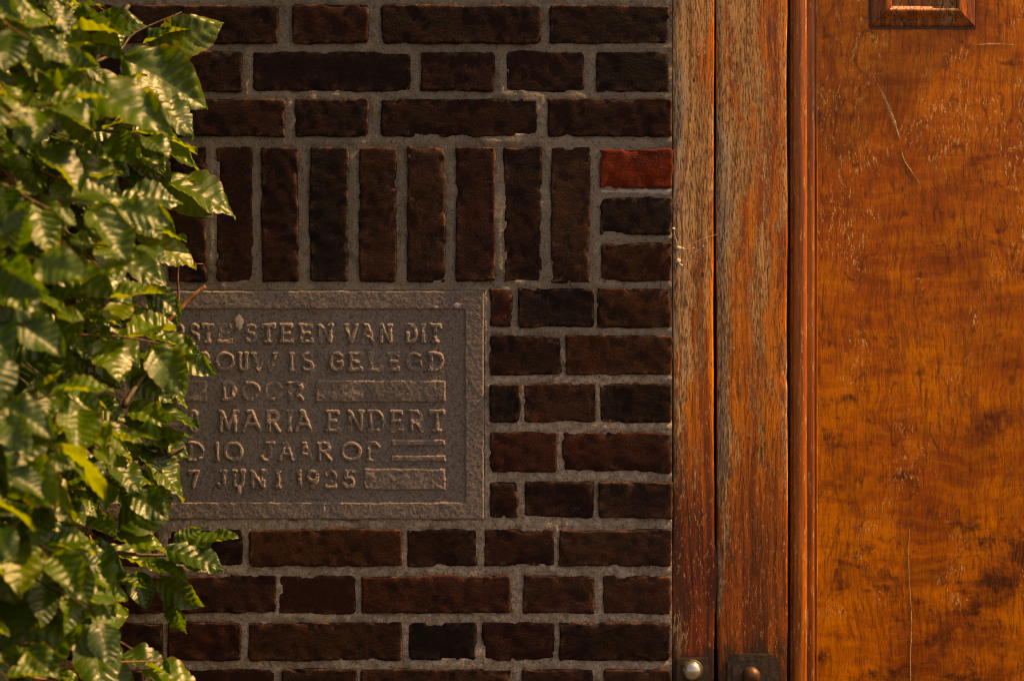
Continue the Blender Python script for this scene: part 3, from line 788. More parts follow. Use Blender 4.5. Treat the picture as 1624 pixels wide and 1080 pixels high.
# the slab's sides, bedded in mortar
v, f = box_v(STONE_X0 - OX, STONE_X1 - OX, 0.0008, 0.06, 0, STONE_Z1 - OZ)
link('slab_side', mesh_np('slab_side', v, f[1:4] + f[4:6], False), MS, stone)
def blotch(name, cx, cz, w, h, y, mat, parent, seed, origin=(0, 0, 0)):
    r_ = random.Random(seed); n = 22
    vv = [(cx - origin[0], y - 0.0005 - origin[1], cz - origin[2])]
    for k in range(n):
        a = 2 * math.pi * k / n; rr = r_.uniform(0.6, 1.0)
        vv.append((cx + w * rr * math.cos(a) - origin[0], y - origin[1], cz + h * rr * math.sin(a) - origin[2]))
    return link(name, mesh_np(name, vv, [(0, 1 + k, 1 + (k + 1) % n) for k in range(n)]), mat, parent)
for k, (bx, by, bw, bh) in enumerate(((380, 510, 0.0065, 0.0115), (725, 484, 0.006, 0.004), (692, 487, 0.004, 0.002), (381, 775, 0.003, 0.008), (515, 806, 0.002, 0.005))):
    blotch('lime_splash', px(bx), pz(by), bw, bh, -0.0042 if by > 492 and by < 797 else -0.0055, M_STAIN, stone, k, (OX, OY, OZ))

# ---------------------------------------------------------------- door frame and door
frame = thing('door_frame', 'weathered wooden door jamb with flaking varnish between brick wall and door', 'door frame', (JX0, 0, 0))
def plank(name, x0, x1, yf, z0, z1, mat, parent, seed, bow=0.0008, thick=0.05, origin=(0, 0, 0), edge=0.003):
    # upright board: slightly worn, wavy arrises, shallow surface undulation
    nz = int((z1 - z0) / 0.012) + 1
    zs = np.linspace(z0, z1, nz)
    w = x1 - x0
    us = np.array([0, 0.0007, 0.0018, edge] + list(np.linspace(edge, w - edge, 10))[1:-1] + [w - edge, w - 0.0018, w - 0.0007, w])
    U, Z = np.meshgrid(us, zs, indexing='ij')
    d = np.minimum(U, w - U)
    Y = np.where(d < edge, edge - np.sqrt(np.maximum(0, edge ** 2 - (edge - np.minimum(d, edge)) ** 2)), 0)
    Y = Y + fbm(U * 40 + seed, Z * 3, seed, 3) * bow
    c = smooth(0.25, 0.55, fbm(Z * 9 + seed, U * 0 + (U > w / 2) * 7.0, seed + 3, 4)) * np.exp(-d / 0.004)
    Y = Y + c * 0.0035
    X = x0 + U + fbm(Z * 6, (U > w / 2) * 5.0 + seed, seed + 4, 4) * 0.0022 * np.exp(-d / 0.01)
    V = np.stack([X, yf + Y, Z], -1).reshape(-1, 3)
    idx = np.arange(U.size).reshape(U.shape)
    q = np.stack([idx[:-1, :-1], idx[1:, :-1], idx[1:, 1:], idx[:-1, 1:]], -1).reshape(-1, 4)
    ring = np.concatenate([idx[:, 0], idx[-1, 1:], idx[-2::-1, -1], idx[0, -2:0:-1]])
    back = V[ring].copy(); back[:, 1] = yf + thick
    b0 = len(V); nr = len(ring)
    rq = np.stack([np.roll(ring, -1), ring, b0 + np.arange(nr), b0 + (np.arange(nr) + 1) % nr], -1)
    V = np.concatenate([V, back]) - np.array(origin)
    return link(name, quads_np(name, V, np.concatenate([q, rq])), mat, parent)
ZT = 2.60
FO = (JX0, 0, 0)
plank('jamb', px(1066.5), px(1133), 0.004, 0.0, ZT, M_JAMB, frame, 11, origin=FO, thick=0.09)
plank('jamb', 1.24, XD1 - 0.001, 0.004, 0.0, ZT, M_JAMB, frame, 12, origin=FO, thick=0.09)
bevel_box('head', px(1066.5) - FO[0], XD1 - 0.001 - FO[0], 0.004, 0.09, ZT + 0.001, 2.675, M_JAMB, frame)
bevel_box('rebate', px(1130) - FO[0], px(1142) - FO[0], 0.050, 0.085, 0.0, ZT, M_GROOVE, frame, 0)

def dark_mark(name, pts, w, yf, parent, origin, seed):
    r_ = random.Random(seed); P = curve_pts([(px(a), yf, pz(b)) for a, b in pts], 6); vv, ff = [], []
    for i, q_ in enumerate(P):
        t = i / (len(P) - 1); ww = w * (math.sin(math.pi * min(1, t + 0.02)) ** 0.5 + 0.05) * r_.uniform(0.5, 1.1)
        for sg in (-1, 1): vv.append((q_.x + sg * ww - origin[0], yf - origin[1], q_.z - origin[2]))
    for i in range(len(P) - 1): ff.append((2 * i, 2 * i + 1, 2 * i + 3, 2 * i + 2))
    return link(name, mesh_np(name, vv, ff), M_GROOVE, parent)
dark_mark('crack', [(1088, 762), (1092, 820), (1096, 880), (1099, 930), (1101, 972)], 0.0011, 0.0018, frame, FO, 1)
dark_mark('split', [(1134, 866), (1134.5, 900), (1133.5, 935), (1134, 975)], 0.0030, 0.0015, frame, FO, 3)
for k, (a, b) in enumerate(((1114, 436), (1113, 816), (1100, 128))):
    dark_mark('nail_hole', [(a, b - 4), (a + 0.5, b), (a, b + 4)], 0.0022, 0.0018, frame, FO, 5 + k)

DX0, DX1 = px(1138), 1.235
door = thing('door', 'varnished wooden door with burl veneer panel and flaking stile', 'door', (DX0, 0.03, 0.03))
DO = (DX0, 0.03, 0.03)
plank('stile', px(1138), px(1249), 0.006, 0.03, ZT - 0.005, M_STILE, door, 21, origin=DO)
SW = px(1249) - px(1138)
plank('stile', DX1 - SW, DX1, 0.006, 0.03, ZT - 0.005, M_STILE, door, 22, origin=DO)
RX0, RX1 = px(1249) + 0.0005, DX1 - SW - 0.0005
PZ0, PZ1 = 0.42, 2.46
bevel_box('rail', RX0 - DO[0], RX1 - DO[0], 0.0065 - DO[1], 0.056 - DO[1], 0.03 - DO[2], PZ0 - DO[2], M_STILE, door)
bevel_box('rail', RX0 - DO[0], RX1 - DO[0], 0.0065 - DO[1], 0.056 - DO[1], PZ1 - DO[2], ZT - 0.005 - DO[2], M_STILE, door)
# moulding round the panel: dark quirk, round bead, flat, fine groove (profile as offset from the stile, depth)
k_ = 1.0 / PPM
PROF = [(0.0 * k_, 0.016), (1.5 * k_, 0.020), (4 * k_, 0.021), (5 * k_, 0.0145), (6.5 * k_, 0.0145), (7.5 * k_, 0.021), (9.5 * k_, 0.021)]
BEAD = [(10 * k_ + 0.0, 0.019)] + [(10 * k_ + 11 * k_ * (1 - math.cos(math.radians(a))), 0.0130 - 0.0045 * math.sin(math.radians(a))) for a in range(0, 181, 15)]
BEAD += [(32.5 * k_, 0.0145), (34 * k_, 0.0136), (42 * k_, 0.0136), (44 * k_, 0.0142), (45.2 * k_, 0.0165), (46.5 * k_, 0.0175), (47.5 * k_, 0.0145), (49 * k_, 0.0150), (50.5 * k_, 0.021)]
def moulding(name, prof, mat, seed):
    V, F = [], []
    n = len(prof)
    corners = [(RX0, PZ0, 1, 1), (RX0, PZ1, 1, -1), (RX1, PZ1, -1, -1), (RX1, PZ0, -1, 1)]
    segs = []
    for i in range(4):
        a, b = corners[i], corners[(i + 1) % 4]
        m = 150 if i % 2 == 0 else 40
        for k in range(m): segs.append((a, b, k / m))
    for (a, b, t) in segs:
        for (o, y) in prof:
            x = (a[0] + a[2] * o) * (1 - t) + (b[0] + b[2] * o) * t
            zq = (a[1] + a[3] * o) * (1 - t) + (b[1] + b[3] * o) * t
            V.append([x, y, zq])
    V = np.array(V)
    V[:, 1] += fbm(V[:, 2] * 14 + V[:, 0] * 3, V[:, 0] * 90, seed, 4) * 0.0007
    m = len(segs)
    for i in range(m):
        for k in range(n - 1):
            j = (i + 1) % m
            F.append((i * n + k, i * n + k + 1, j * n + k + 1, j * n + k))
    V = V - np.array(DO)
    return link(name, quads_np(name, V, np.array(F)), mat, door)
moulding('groove', PROF, M_GROOVE, 41)
mould = moulding('moulding', BEAD, M_MOULD, 42)
# burl panel, faintly wavy
xs = np.linspace(RX0 + 0.004, RX1 - 0.004, 60); zs = np.linspace(PZ0 + 0.004, PZ1 - 0.004, 150)
X, Z = np.meshgrid(xs, zs, indexing='ij')
Y = 0.0170 + fbm(X * 9, Z * 5, 44, 3) * 0.0009
idx = np.arange(X.size).reshape(X.shape)
q = np.stack([idx[:-1, :-1], idx[1:, :-1], idx[1:, 1:], idx[:-1, 1:]], -1).reshape(-1, 4)
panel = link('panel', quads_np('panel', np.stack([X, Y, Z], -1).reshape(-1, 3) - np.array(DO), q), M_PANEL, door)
v, f = box_v(RX0, RX1, 0.0225, 0.05, PZ0, PZ1)
link('panel_back', mesh_np('panel_back', [tuple(np.array(c) - np.array(DO)) for c in v], f, False), M_GROOVE, door)
# scratches in the varnish
def scratch(pts, ws, seed):
    r_ = random.Random(seed)
    vv, ff = [], []
    P = curve_pts([(px(a), 0, pz(b)) for a, b in pts], 8)
    for i, p in enumerate(P):
        t = i / (len(P) - 1)
        w = np.interp(t, np.linspace(0, 1, len(ws)), ws) * r_.uniform(0.55, 1.15) / PPM
        d = (P[min(i + 1, len(P) - 1)] - P[max(i - 1, 0)]).normalized()
        nrm = Vector((-d.z, 0, d.x))
        yy = float(0.0170 + fbm(np.array([p.x * 9]), np.array([p.z * 5]), 44, 3)[0] * 0.0009) - 0.00035
        for sgn, dy in ((-1, 0.0004), (0, 0), (1, 0.0004)):
            c = p + nrm * w * sgn
            vv.append((c.x - DO[0], yy + dy - DO[1], c.z - DO[2]))
    for i in range(len(P) - 1):
        for k in range(2): ff.append((i * 3 + k, i * 3 + k + 1, i * 3 + k + 4, i * 3 + k + 3))
    link('scratch', mesh_np('scratch', vv, ff), M_SCRATCH, panel)
for o_ in (panel,): o_.location = (0, 0, 0)
scratch([(1394, 129), (1408, 158), (1420, 188), (1430, 218)], [0.6, 2.6, 3.4, 0.8], 1)
scratch([(1432, 232), (1437, 252), (1450, 272), (1462, 290)], [0.4, 1.6, 0.9, 0.5], 2)
scratch([(1446, 838), (1444, 880), (1446, 930), (1449, 990), (1447, 1045), (1448, 1100)], [0.5, 0.9, 0.6, 1.0, 0.8, 0.9], 3)
scratch([(1555, 69), (1580, 68), (1612, 69)], [1.2, 1.5, 0.9], 4)

# small moulded wooden frame on the panel, its foot in the picture
PF = (px(1384), px(1549), pz(41), pz(41) + 0.24)
def picture_frame():
    x0, x1, z0, z1 = PF
    prof = [(0, 0.017), (0, 0.0145), (0.0012, 0.0125), (0.006, 0.0128), (0.013, 0.0112), (0.0165, 0.0085), (0.020, 0.0072), (0.0235, 0.0076), (0.0242, 0.0094), (0.027, 0.0098), (0.0285, 0.0150)]
    names = [((x0, z0, 1, 1), (x1, z0, -1, 1)), ((x1, z0, -1, 1), (x1, z1, -1, -1)), ((x1, z1, -1, -1), (x0, z1, 1, -1)), ((x0, z1, 1, -1), (x0, z0, 1, 1))]
    root = None
    for si, (a, b) in enumerate(names):
        V, F = [], []
        m, n = 24, len(prof)
        for i in range(m + 1):
            t = 0.003 + 0.994 * i / m
            for o, y in prof:
                V.append([(a[0] + a[2] * o) * (1 - t) + (b[0] + b[2] * o) * t, y, (a[1] + a[3] * o) * (1 - t) + (b[1] + b[3] * o) * t])
        V = np.array(V)
        V[:, 1] += fbm(V[:, 0] * 60, V[:, 2] * 60 + si * 9, 50 + si, 3) * 0.0007
        for i in range(m):
            for k in range(n - 1):
                F.append((i * n + k, (i + 1) * n + k, (i + 1) * n + k + 1, i * n + k + 1))
        me = quads_np('hatch_frame', V - np.array(DO), np.array(F))
        o = link('frame_strip' if root is not None else 'hatch_frame', me, M_HATCH, root or door)
        if root is None: root = o
    bevel_box('frame_shadow', x0 - 0.0022 - DO[0], x1 + 0.0022 - DO[0], 0.0150 - DO[1], 0.0190 - DO[1], z0 - 0.0026 - DO[2], z1 + 0.002 - DO[2], M_GROOVE, root, 0)  # dark plate behind the frame, drawn as its contact shadow line
    bevel_box('hatch', x0 + 0.027 - DO[0], x1 - 0.027 - DO[0], 0.0118 - DO[1], 0.0165 - DO[1], z0 + 0.027 - DO[2], z1 - 0.027 - DO[2], M_HATCH, root, 0.001)
M_HATCH = m_weathered('flaking_hatch_frame_wood', px(1300), px(1400), 0.0, 5.1, 0.0, -0.02, 0.55)
picture_frame()

# lock plate with knob on the stile
LX0, LX1, LZ1 = px(1153), px(1236), pz(1037)
LZ0 = LZ1 - 0.19
def chamfer_plate(name, x0, x1, z0, z1, y0, y1, cut, mat, parent, origin):
    import bmesh
    bm = bmesh.new()
    pts = [(x0 + cut, z0), (x1 - cut, z0), (x1, z0 + cut), (x1, z1 - cut), (x1 - cut, z1), (x0 + cut, z1), (x0, z1 - cut), (x0, z0 + cut)]
    fr = [bm.verts.new((a - origin[0], y0 - origin[1], b - origin[2])) for a, b in pts]
    bk = [bm.verts.new((a - origin[0], y1 - origin[1], b - origin[2])) for a, b in pts]
    bm.faces.new(fr); bm.faces.new(list(reversed(bk)))
    n = len(pts)
    for k in range(n): bm.faces.new((fr[k], bk[k], bk[(k + 1) % n], fr[(k + 1) % n]))
    bmesh.ops.bevel(bm, geom=[e for e in bm.edges if e.verts[0] in fr and e.verts[1] in fr], offset=0.0012, segments=2, affect='EDGES')
    bmesh.ops.recalc_face_normals(bm, faces=bm.faces)
    me = bpy.data.meshes.new(name); bm.to_mesh(me); bm.free()
    return link(name, me, mat, parent)
lock = chamfer_plate('lock_plate', LX0, LX1, LZ0, LZ1, 0.0005, 0.009, 0.011, M_IRON, door, DO)
chamfer_plate('plate_field', LX0 + 0.006, LX1 - 0.006, LZ0 + 0.006, LZ1 - 0.006, -0.0015, 0.002, 0.010, M_IRON, lock, DO)
def dome(name, cx, cz, r, y0, depth, mat, parent, origin, flat=0.0, rings=12, seg=28):
    V, F = [], []
    for i in range(rings + 1):
        a = math.pi / 2 * i / rings
        rr = r * math.cos(a); yy = y0 - depth * math.sin(a)
        for k in range(seg):
            t = 2 * math.pi * k / seg
            V.append((cx + rr * math.cos(t) - origin[0], yy - origin[1], cz + rr * math.sin(t) - origin[2]))
    for i in range(rings):
        for k in range(seg):
            F.append((i * seg + k, i * seg + (k + 1) % seg, (i + 1) * seg + (k + 1) % seg, (i + 1) * seg + k))
    return link(name, mesh_np(name, V, F), mat, parent)
dome('knob', px(1191), pz(1071), 0.0125, -0.0012, 0.012, M_RUST, lock, DO)
dome('keyhole_cover', px(1193), pz(1071) - 0.08, 0.010, -0.0012, 0.004, M_RUST, lock, DO)

# ---------------------------------------------------------------- doorbell
BX0, BX1, BZ1 = px(1072), px(1124), pz(1043)
BO = (px(1098), 0.004, BZ1 - 0.05)
bell = thing('doorbell', 'small square iron doorbell plate with a shiny domed button on the door jamb', 'doorbell', BO)
chamfer_plate('bell_plate', BX0, BX1, BZ1 - 0.05, BZ1, -0.002, 0.006, 0.002, M_IRON, bell, BO)
dome('bell_collar', px(1097), pz(1063), 0.0155, -0.0019, 0.004, M_IRON, bell, BO)
dome('bell_button', px(1097), pz(1063), 0.0132, -0.0040, 0.0105, M_CHROME, bell, BO)

# ---------------------------------------------------------------- cobweb on the jamb
WO = (px(1078), 0.0, pz(400))
web = thing('cobweb', 'wisp of dusty cobweb with pale egg sacs on the weathered jamb', 'cobweb', WO)
def lump(cx, cz, r, seed):
    r_ = random.Random(seed)
    V, F = [], []
    n, m = 8, 6
    for i in range(m + 1):
        a = math.pi * i / m
        for k in range(n):
            t = 2 * math.pi * k / n; rr = r * r_.uniform(0.6, 1.15)
            V.append((px(cx) + rr * math.sin(a) * math.cos(t) * 1.3 - WO[0], -0.0015 + rr * 0.6 * math.sin(a) * math.sin(t) - WO[1], pz(cz) + rr * math.cos(a) - WO[2]))
    for i in range(m):
        for k in range(n): F.append((i * n + k, i * n + (k + 1) % n, (i + 1) * n + (k + 1) % n, (i + 1) * n + k))
    link('egg_sac', mesh_np('egg_sac', V, F), M_WEB, web)
for k, (a, b, r) in enumerate(((1076, 394, 0.0032), (1083, 395, 0.002), (1075, 414, 0.0035), (1080, 421, 0.0022), (1115, 391, 0.0012), (1068, 363, 0.002))): lump(a, b, r, k)
for k, pts in enumerate((((1068, 362), (1075, 394), (1082, 396), (1102, 393)), ((1075, 394), (1074, 414), (1082, 421)), ((1078, 398), (1108, 382), (1136, 372), (1142, 368)), ((1083, 420), (1098, 404), (1117, 391)), ((1066, 372), (1074, 384), (1077, 396)))):
    P = curve_pts([(px(a) - WO[0], -0.0008 - 0.002 * (i % 2) - WO[1], pz(b) - WO[2]) for i, (a, b) in enumerate(pts)], 5)
    v, f = tube(P, [0.00026] * len(P), 5, 0.3, k)
    link('silk_thread', mesh_np('silk_thread', v, f), M_WEB, web)

# ---------------------------------------------------------------- beech shrub
SHX, SHY = -0.95, -0.42
shrub = thing('beech_shrub', 'leafy green beech shrub in front of the brick wall', 'shrub', (SHX, SHY, 0))
SO = Vector((SHX, SHY, 0))

def leaf_geo(seed, nt=34, ns=5):
    r_ = random.Random(seed)
    W = r_.uniform(0.29, 0.37); nv = r_.choice((6, 7, 7, 8)); droop = r_.uniform(0.05, 0.45); fold = r_.uniform(0.05, 0.40)
    bend = r_.uniform(-0.10, 0.10); curl = r_.uniform(-0.25, 0.30); twist = r_.uniform(-0.35, 0.35); pl = r_.uniform(0.026, 0.044)
    ruf = r_.uniform(0, 6)
    ss = [-1 + k / ns for k in range(2 * ns + 1)]
    V, vein, side = [], [], []
    for i in range(nt + 1):
        t = i / nt
        w = W * (math.sin(math.pi * t ** 0.86) ** 0.78 if 0 < t < 1 else 0.0)
        w = max(w, 0.004) * (1.0 - 0.10 * smooth(0.80, 1.0, np.array(t)))
        for sgn in ss:
            a = abs(sgn)
            yy = sgn * w
            c = (t - 0.75 * abs(yy)) * nv
            tooth = 1 + 0.028 * math.cos(2 * math.pi * (c + 0.25)) * (a ** 3)
            yy *= tooth
            x = t + 0.0
            zf = fold * abs(yy) - droop * t * t + curl * a * a * w * 0.8 * (0.4 + t)
            zf += pl * math.cos(2 * math.pi * c + math.pi) * min(1, a * 2.2) * (1 - 0.55 * a ** 2) * min(1, w / W * 1.4)
            zf += 0.055 * math.sin(ruf + 9 * t + 2.4 * sgn) * a + 0.02 * math.sin(ruf * 3 + 21 * t + 5 * sgn) * a
            ang = twist * t
            y2, z2 = yy * math.cos(ang) - zf * math.sin(ang) * 0.5, zf * math.cos(ang) + yy * math.sin(ang)
            V.append((x, y2 + bend * t * t, z2)); vein.append(c); side.append(a)
    n = 2 * ns + 1
    Q = [(i * n + k, (i + 1) * n + k, (i + 1) * n + k + 1, i * n + k + 1) for i in range(nt) for k in range(n - 1)]
    # short leaf stalk
    b = len(V)
    sv, sf = tube([(-0.10, 0, 0.012), (-0.04, 0, 0.004), (0.03, 0, -0.006)], [0.010, 0.010, 0.007], 4)
    V += [tuple(p) for p in sv]; vein += [0.0] * len(sv); side += [0.0] * len(sv)
    Q += [tuple(b + i for i in q) for q in sf if len(q) == 4]
    return np.array(V), np.array(Q), np.array(vein), np.array(side)
NVAR = 14
LG = [leaf_geo(700 + k) for k in range(NVAR)]
LM = []
for V, Q, ve, si in LG:
    me = quads_np('leaf', V, Q)
    for nm, arr in (('vein', ve), ('side', si), ('tint', np.zeros(len(V)))):
        at = me.attributes.new(nm, 'FLOAT', 'POINT'); at.data.foreach_set('value', arr.astype(np.float32))
    me.materials.append(M_LEAF)
    LM.append(me)

LEAVES = []       # (matrix, variant, photo x of centre, photo y, depth, hero)
def to_px(p):
    k = DIST / (DIST + p.y)
    return 812 + p.x * k * PPM, 540 - (p.z - ZC) * k * PPM
def leaf_matrix(base, d, nrm, L, wid=1.0):
    d = d.normalized(); n = (nrm - d * nrm.dot(d)).normalized(); s_ = n.cross(d)
    m = Matrix.Identity(4)
    for r in range(3):
        m[r][0] = d[r] * L; m[r][1] = s_[r] * L * wid; m[r][2] = n[r] * L; m[r][3] = base[r]
    return m
def add_leaf(base, d, nrm, L, hero=False, var=None, wid=1.0):
    base = Vector(base)
    m = leaf_matrix(base, Vector(d), Vector(nrm), L, wid)
    c = base + Vector(d).normalized() * L * 0.5
    a, b = to_px(c)
    LEAVES.append((m, rng.randrange(NVAR) if var is None else var, a, b, c.y, hero))
def hero(bx, by, tx, ty, dep, nrm=(0.1, -0.7, 0.7), toward=0.0, var=None, wid=1.0):
    # a leaf seen from its foot (bx, by) to its tip (tx, ty), at depth dep in front of the wall
    B = Vector((px(bx, -dep), -dep, pz(by, -dep)))
    T = Vector((px(tx, -dep - toward), -dep - toward, pz(ty, -dep - toward)))
    add_leaf(B, T - B, nrm, (T - B).length, True, var, wid)

TWIGS = []        # polylines with radii
def twig(pts, r0, r1, red=False):
    P = curve_pts(pts, 6)
    TWIGS.append((P, [r0 + (r1 - r0) * i / (len(P) - 1) for i in range(len(P))], red))

# leaves that make the outline, measured on the photograph
HERO = [
 (236, 92, 338, 27, 0.16, (0.55, -0.5, 0.45), 0.02), (228, 70, 290, 30, 0.17, (0.2, -0.3, 0.9), 0.0), (192, 92, 327, 152, 0.20, (-0.35, -0.75, 0.55), 0.01), (215, 140, 312, 198, 0.22, (0.35, -0.45, 0.8), 0.02),
 (206, 205, 316, 218, 0.14, (0.1, -0.25, 0.95), 0.0), (252, 285, 374, 310, 0.13, (0.2, -0.5, 0.85), 0.02), (262, 292, 333, 344, 0.12, (-0.3, -0.8, 0.5), 0.0),
 (240, 228, 302, 242, 0.13, (0.5, -0.6, 0.6), 0.03), (262, 240, 322, 258, 0.11, (0.3, -0.5, 0.8), 0.0), (205, 235, 262, 262, 0.15, (0.3, -0.6, 0.7), 0.03),
 (215, 372, 312, 398, 0.15, (0.2, -0.45, 0.85), 0.02), (200, 355, 300, 372, 0.18, (0.4, -0.4, 0.8), 0.02), (168, 400, 262, 428, 0.22, (0.2, -0.6, 0.75), 0.03),
 (160, 390, 176, 305, 0.26, (-0.2, -0.9, 0.35), 0.0), (90, 425, 178, 462, 0.30, (-0.1, -0.8, 0.55), 0.03), (228, 455, 292, 492, 0.12, (-0.2, -0.8, 0.5), 0.0), (188, 490, 240, 500, 0.16, (0.3, -0.6, 0.7), 0.02),
 (228, 440, 268, 478, 0.12, (0.4, -0.7, 0.5), 0.0), (245, 545, 312, 548, 0.12, (0.0, -0.7, 0.7), 0.02), (268, 560, 336, 588, 0.11, (-0.35, -0.7, 0.55), 0.02), (225, 560, 278, 588, 0.14, (0.4, -0.6, 0.6), 0.02),
 (206, 600, 270, 640, 0.14, (-0.4, -0.7, 0.5), 0.01), (230, 640, 320, 670, 0.12, (0.35, -0.5, 0.8), 0.02), (205, 645, 262, 672, 0.15, (0.1, -0.7, 0.6), 0.02), (150, 520, 226, 560, 0.22, (0.45, -0.5, 0.75), 0.03),
 (210, 705, 296, 676, 0.13, (-0.2, -0.7, 0.65), 0.01), (140, 690, 212, 712, 0.18, (0.35, -0.55, 0.7), 0.03), (222, 712, 302, 778, 0.13, (0.3, -0.55, 0.8), 0.02), (160, 720, 226, 770, 0.20, (0.4, -0.5, 0.75), 0.03),
 (186, 842, 264, 786, 0.16, (0.1, -0.85, 0.5), 0.01), (130, 820, 182, 845, 0.20, (0.3, -0.6, 0.7), 0.02), (180, 850, 262, 856, 0.15, (0.0, -0.5, 0.8), 0.03), (262, 872, 352, 890, 0.12, (0.15, -0.55, 0.8), 0.02), (285, 880, 345, 900, 0.11, (-0.2, -0.8, 0.5), 0.0),
 (300, 868, 372, 838, 0.10, (0.2, -0.3, 0.9), 0.0), (275, 868, 318, 836, 0.11, (0.4, -0.6, 0.6), 0.0), (215, 905, 232, 966, 0.13, (0.1, -0.9, 0.35), 0.01), (250, 918, 316, 968, 0.11, (-0.5, -0.7, 0.3), 0.01), (268, 945, 288, 1008, 0.10, (-0.6, -0.6, 0.3), 0.0),
 (232, 893, 296, 905, 0.12, (0.3, -0.3, 0.9), 0.02), (92, 905, 118, 1040, 0.36, (-0.25, -0.85, 0.35), 0.02), (78, 870, 178, 942, 0.34, (0.35, -0.5, 0.8), 0.04), (35, 830, 100, 868, 0.30, (0.4, -0.5, 0.8), 0.03), (140, 925, 182, 972, 0.26, (0.0, -0.7, 0.6), 0.02),
 (158, 1048, 216, 1090, 0.22, (0.0, -0.7, 0.7), 0.02), (190, 1040, 270, 1062, 0.20, (0.3, -0.45, 0.85), 0.02), (225, 1062, 322, 1080, 0.20, (0.1, -0.5, 0.85), 0.02), (95, 1065, 122, 1082, 0.26, (0.3, -0.6, 0.7), 0.02),
 (0, 1000, 58, 1060, 0.34, (0.4, -0.5, 0.8), 0.03), (8, 745, 130, 790, 0.40, (0.4, -0.4, 0.85), 0.05), (60, 600, 130, 650, 0.30, (0.0, -0.7, 0.6), 0.03), (95, 590, 150, 625, 0.26, (0.3, -0.5, 0.8), 0.02), (50, 575, 80, 530, 0.34, (-0.2, -0.9, 0.3), 0.0),
 (110, 50, 200, 42, 0.30, (0.45, -0.45, 0.8), 0.04), (15, 30, 60, 120, 0.38, (0.45, -0.5, 0.75), 0.03), (60, 45, 130, 118, 0.36, (0.45, -0.45, 0.8), 0.04), (75, 0, 118, 40, 0.36, (0.4, -0.5, 0.8), 0.02), (118, 30, 190, 85, 0.28, (-0.2, -0.8, 0.5), 0.02),
 (108, 140, 262, 175, 0.34, (0.15, -0.6, 0.75), 0.05), (60, 110, 150, 150, 0.40, (-0.2, -0.8, 0.5), 0.03), (0, 140, 62, 172, 0.42, (0.3, -0.6, 0.7), 0.03), (66, 160, 150, 200, 0.38, (0.1, -0.55, 0.8), 0.03), (60, 235, 130, 300, 0.40, (0.4, -0.45, 0.8), 0.03), (120, 240, 184, 300, 0.32, (0.4, -0.45, 0.8), 0.03),
]
HERO += [(238, 600, 302, 634, 0.10, (0.3, -0.6, 0.7), 0.01), (222, 690, 300, 716, 0.11, (0.2, -0.6, 0.7), 0.01), (214, 588, 288, 612, 0.12, (-0.2, -0.7, 0.6), 0.01), (205, 518, 282, 532, 0.12, (0.4, -0.5, 0.7), 0.01),
 (200, 752, 266, 802, 0.12, (0.3, -0.6, 0.7), 0.01), (206, 556, 250, 612, 0.13, (0.0, -0.8, 0.5), 0.01), (196, 660, 268, 692, 0.13, (0.35, -0.5, 0.75), 0.02), (150, 560, 205, 600, 0.16, (-0.3, -0.7, 0.5), 0.01), (140, 630, 196, 668, 0.17, (-0.2, -0.7, 0.6), 0.01), (232, 480, 284, 512, 0.10, (-0.3, -0.7, 0.5), 0.0)]
HERO += [(150, 215, 222, 250, 0.16, (0.4, -0.5, 0.75), 0.02), (178, 262, 248, 286, 0.15, (-0.2, -0.7, 0.6), 0.01), (196, 300, 262, 336, 0.13, (0.35, -0.5, 0.75), 0.02), (140, 290, 205, 330, 0.18, (0.1, -0.6, 0.7), 0.01),
 (204, 170, 262, 200, 0.15, (0.4, -0.5, 0.75), 0.01), (212, 330, 278, 362, 0.12, (-0.3, -0.7, 0.5), 0.0), (170, 330, 226, 372, 0.15, (0.3, -0.6, 0.7), 0.01), (10, 200, 70, 240, 0.34, (0.4, -0.5, 0.75), 0.03), (226, 250, 282, 282, 0.11, (0.2, -0.6, 0.7), 0.0), (180, 205, 236, 218, 0.13, (0.0, -0.6, 0.7), 0.0)]
for h in HERO: hero(*h[:7])
# twigs and branches that show
def wp(x, y, dep): return (px(x, -dep), -dep, pz(y, -dep))
twig([wp(284, 482, 0.08), wp(282, 440, 0.08), wp(283, 420, 0.08), wp(276, 404, 0.08)], 0.0016, 0.0010, True)
twig([wp(283, 420, 0.08), wp(300, 418, 0.08), wp(322, 419, 0.075)], 0.0009, 0.0006, True)
twig([wp(262, 515, 0.10), wp(288, 488, 0.09), wp(306, 470, 0.085), wp(326, 454, 0.08)], 0.0032, 0.0030, True)
twig([wp(238, 500, 0.13), wp(250, 535, 0.12), wp(258, 570, 0.12), wp(225, 600, 0.15), wp(196, 645, 0.18)], 0.0014, 0.0042)
twig([wp(262, 575, 0.12), wp(285, 560, 0.11), wp(314, 549, 0.10)], 0.0015, 0.0009)
twig([wp(140, 705, 0.30), wp(170, 728, 0.22), wp(210, 735, 0.16), wp(255, 727, 0.13), wp(292, 708, 0.11)], 0.0060, 0.0022)
twig([wp(150, 870, 0.24), wp(200, 878, 0.16), wp(250, 880, 0.13), wp(300, 878, 0.11), wp(340, 858, 0.10)], 0.0032, 0.0012)
twig([wp(-40, 960, 0.42), wp(5, 870, 0.42), wp(35, 805, 0.42), wp(76, 762, 0.42)], 0.0058, 0.0036, True)
twig([wp(40, 1052, 0.36), wp(110, 1054, 0.30), wp(165, 1050, 0.26), wp(258, 1048, 0.22)], 0.0022, 0.0012, True)
twig([wp(30, 1070, 0.34), wp(90, 1080, 0.30), wp(150, 1088, 0.26)], 0.0018, 0.0010, True)
twig([wp(100, 675, 0.24), wp(128, 668, 0.22), wp(150, 662, 0.20)], 0.0022, 0.0016, True)
twig([wp(150, 100, 0.26), wp(190, 80, 0.21), wp(215, 52, 0.18), wp(288, 20, 0.15)], 0.0022, 0.0009)
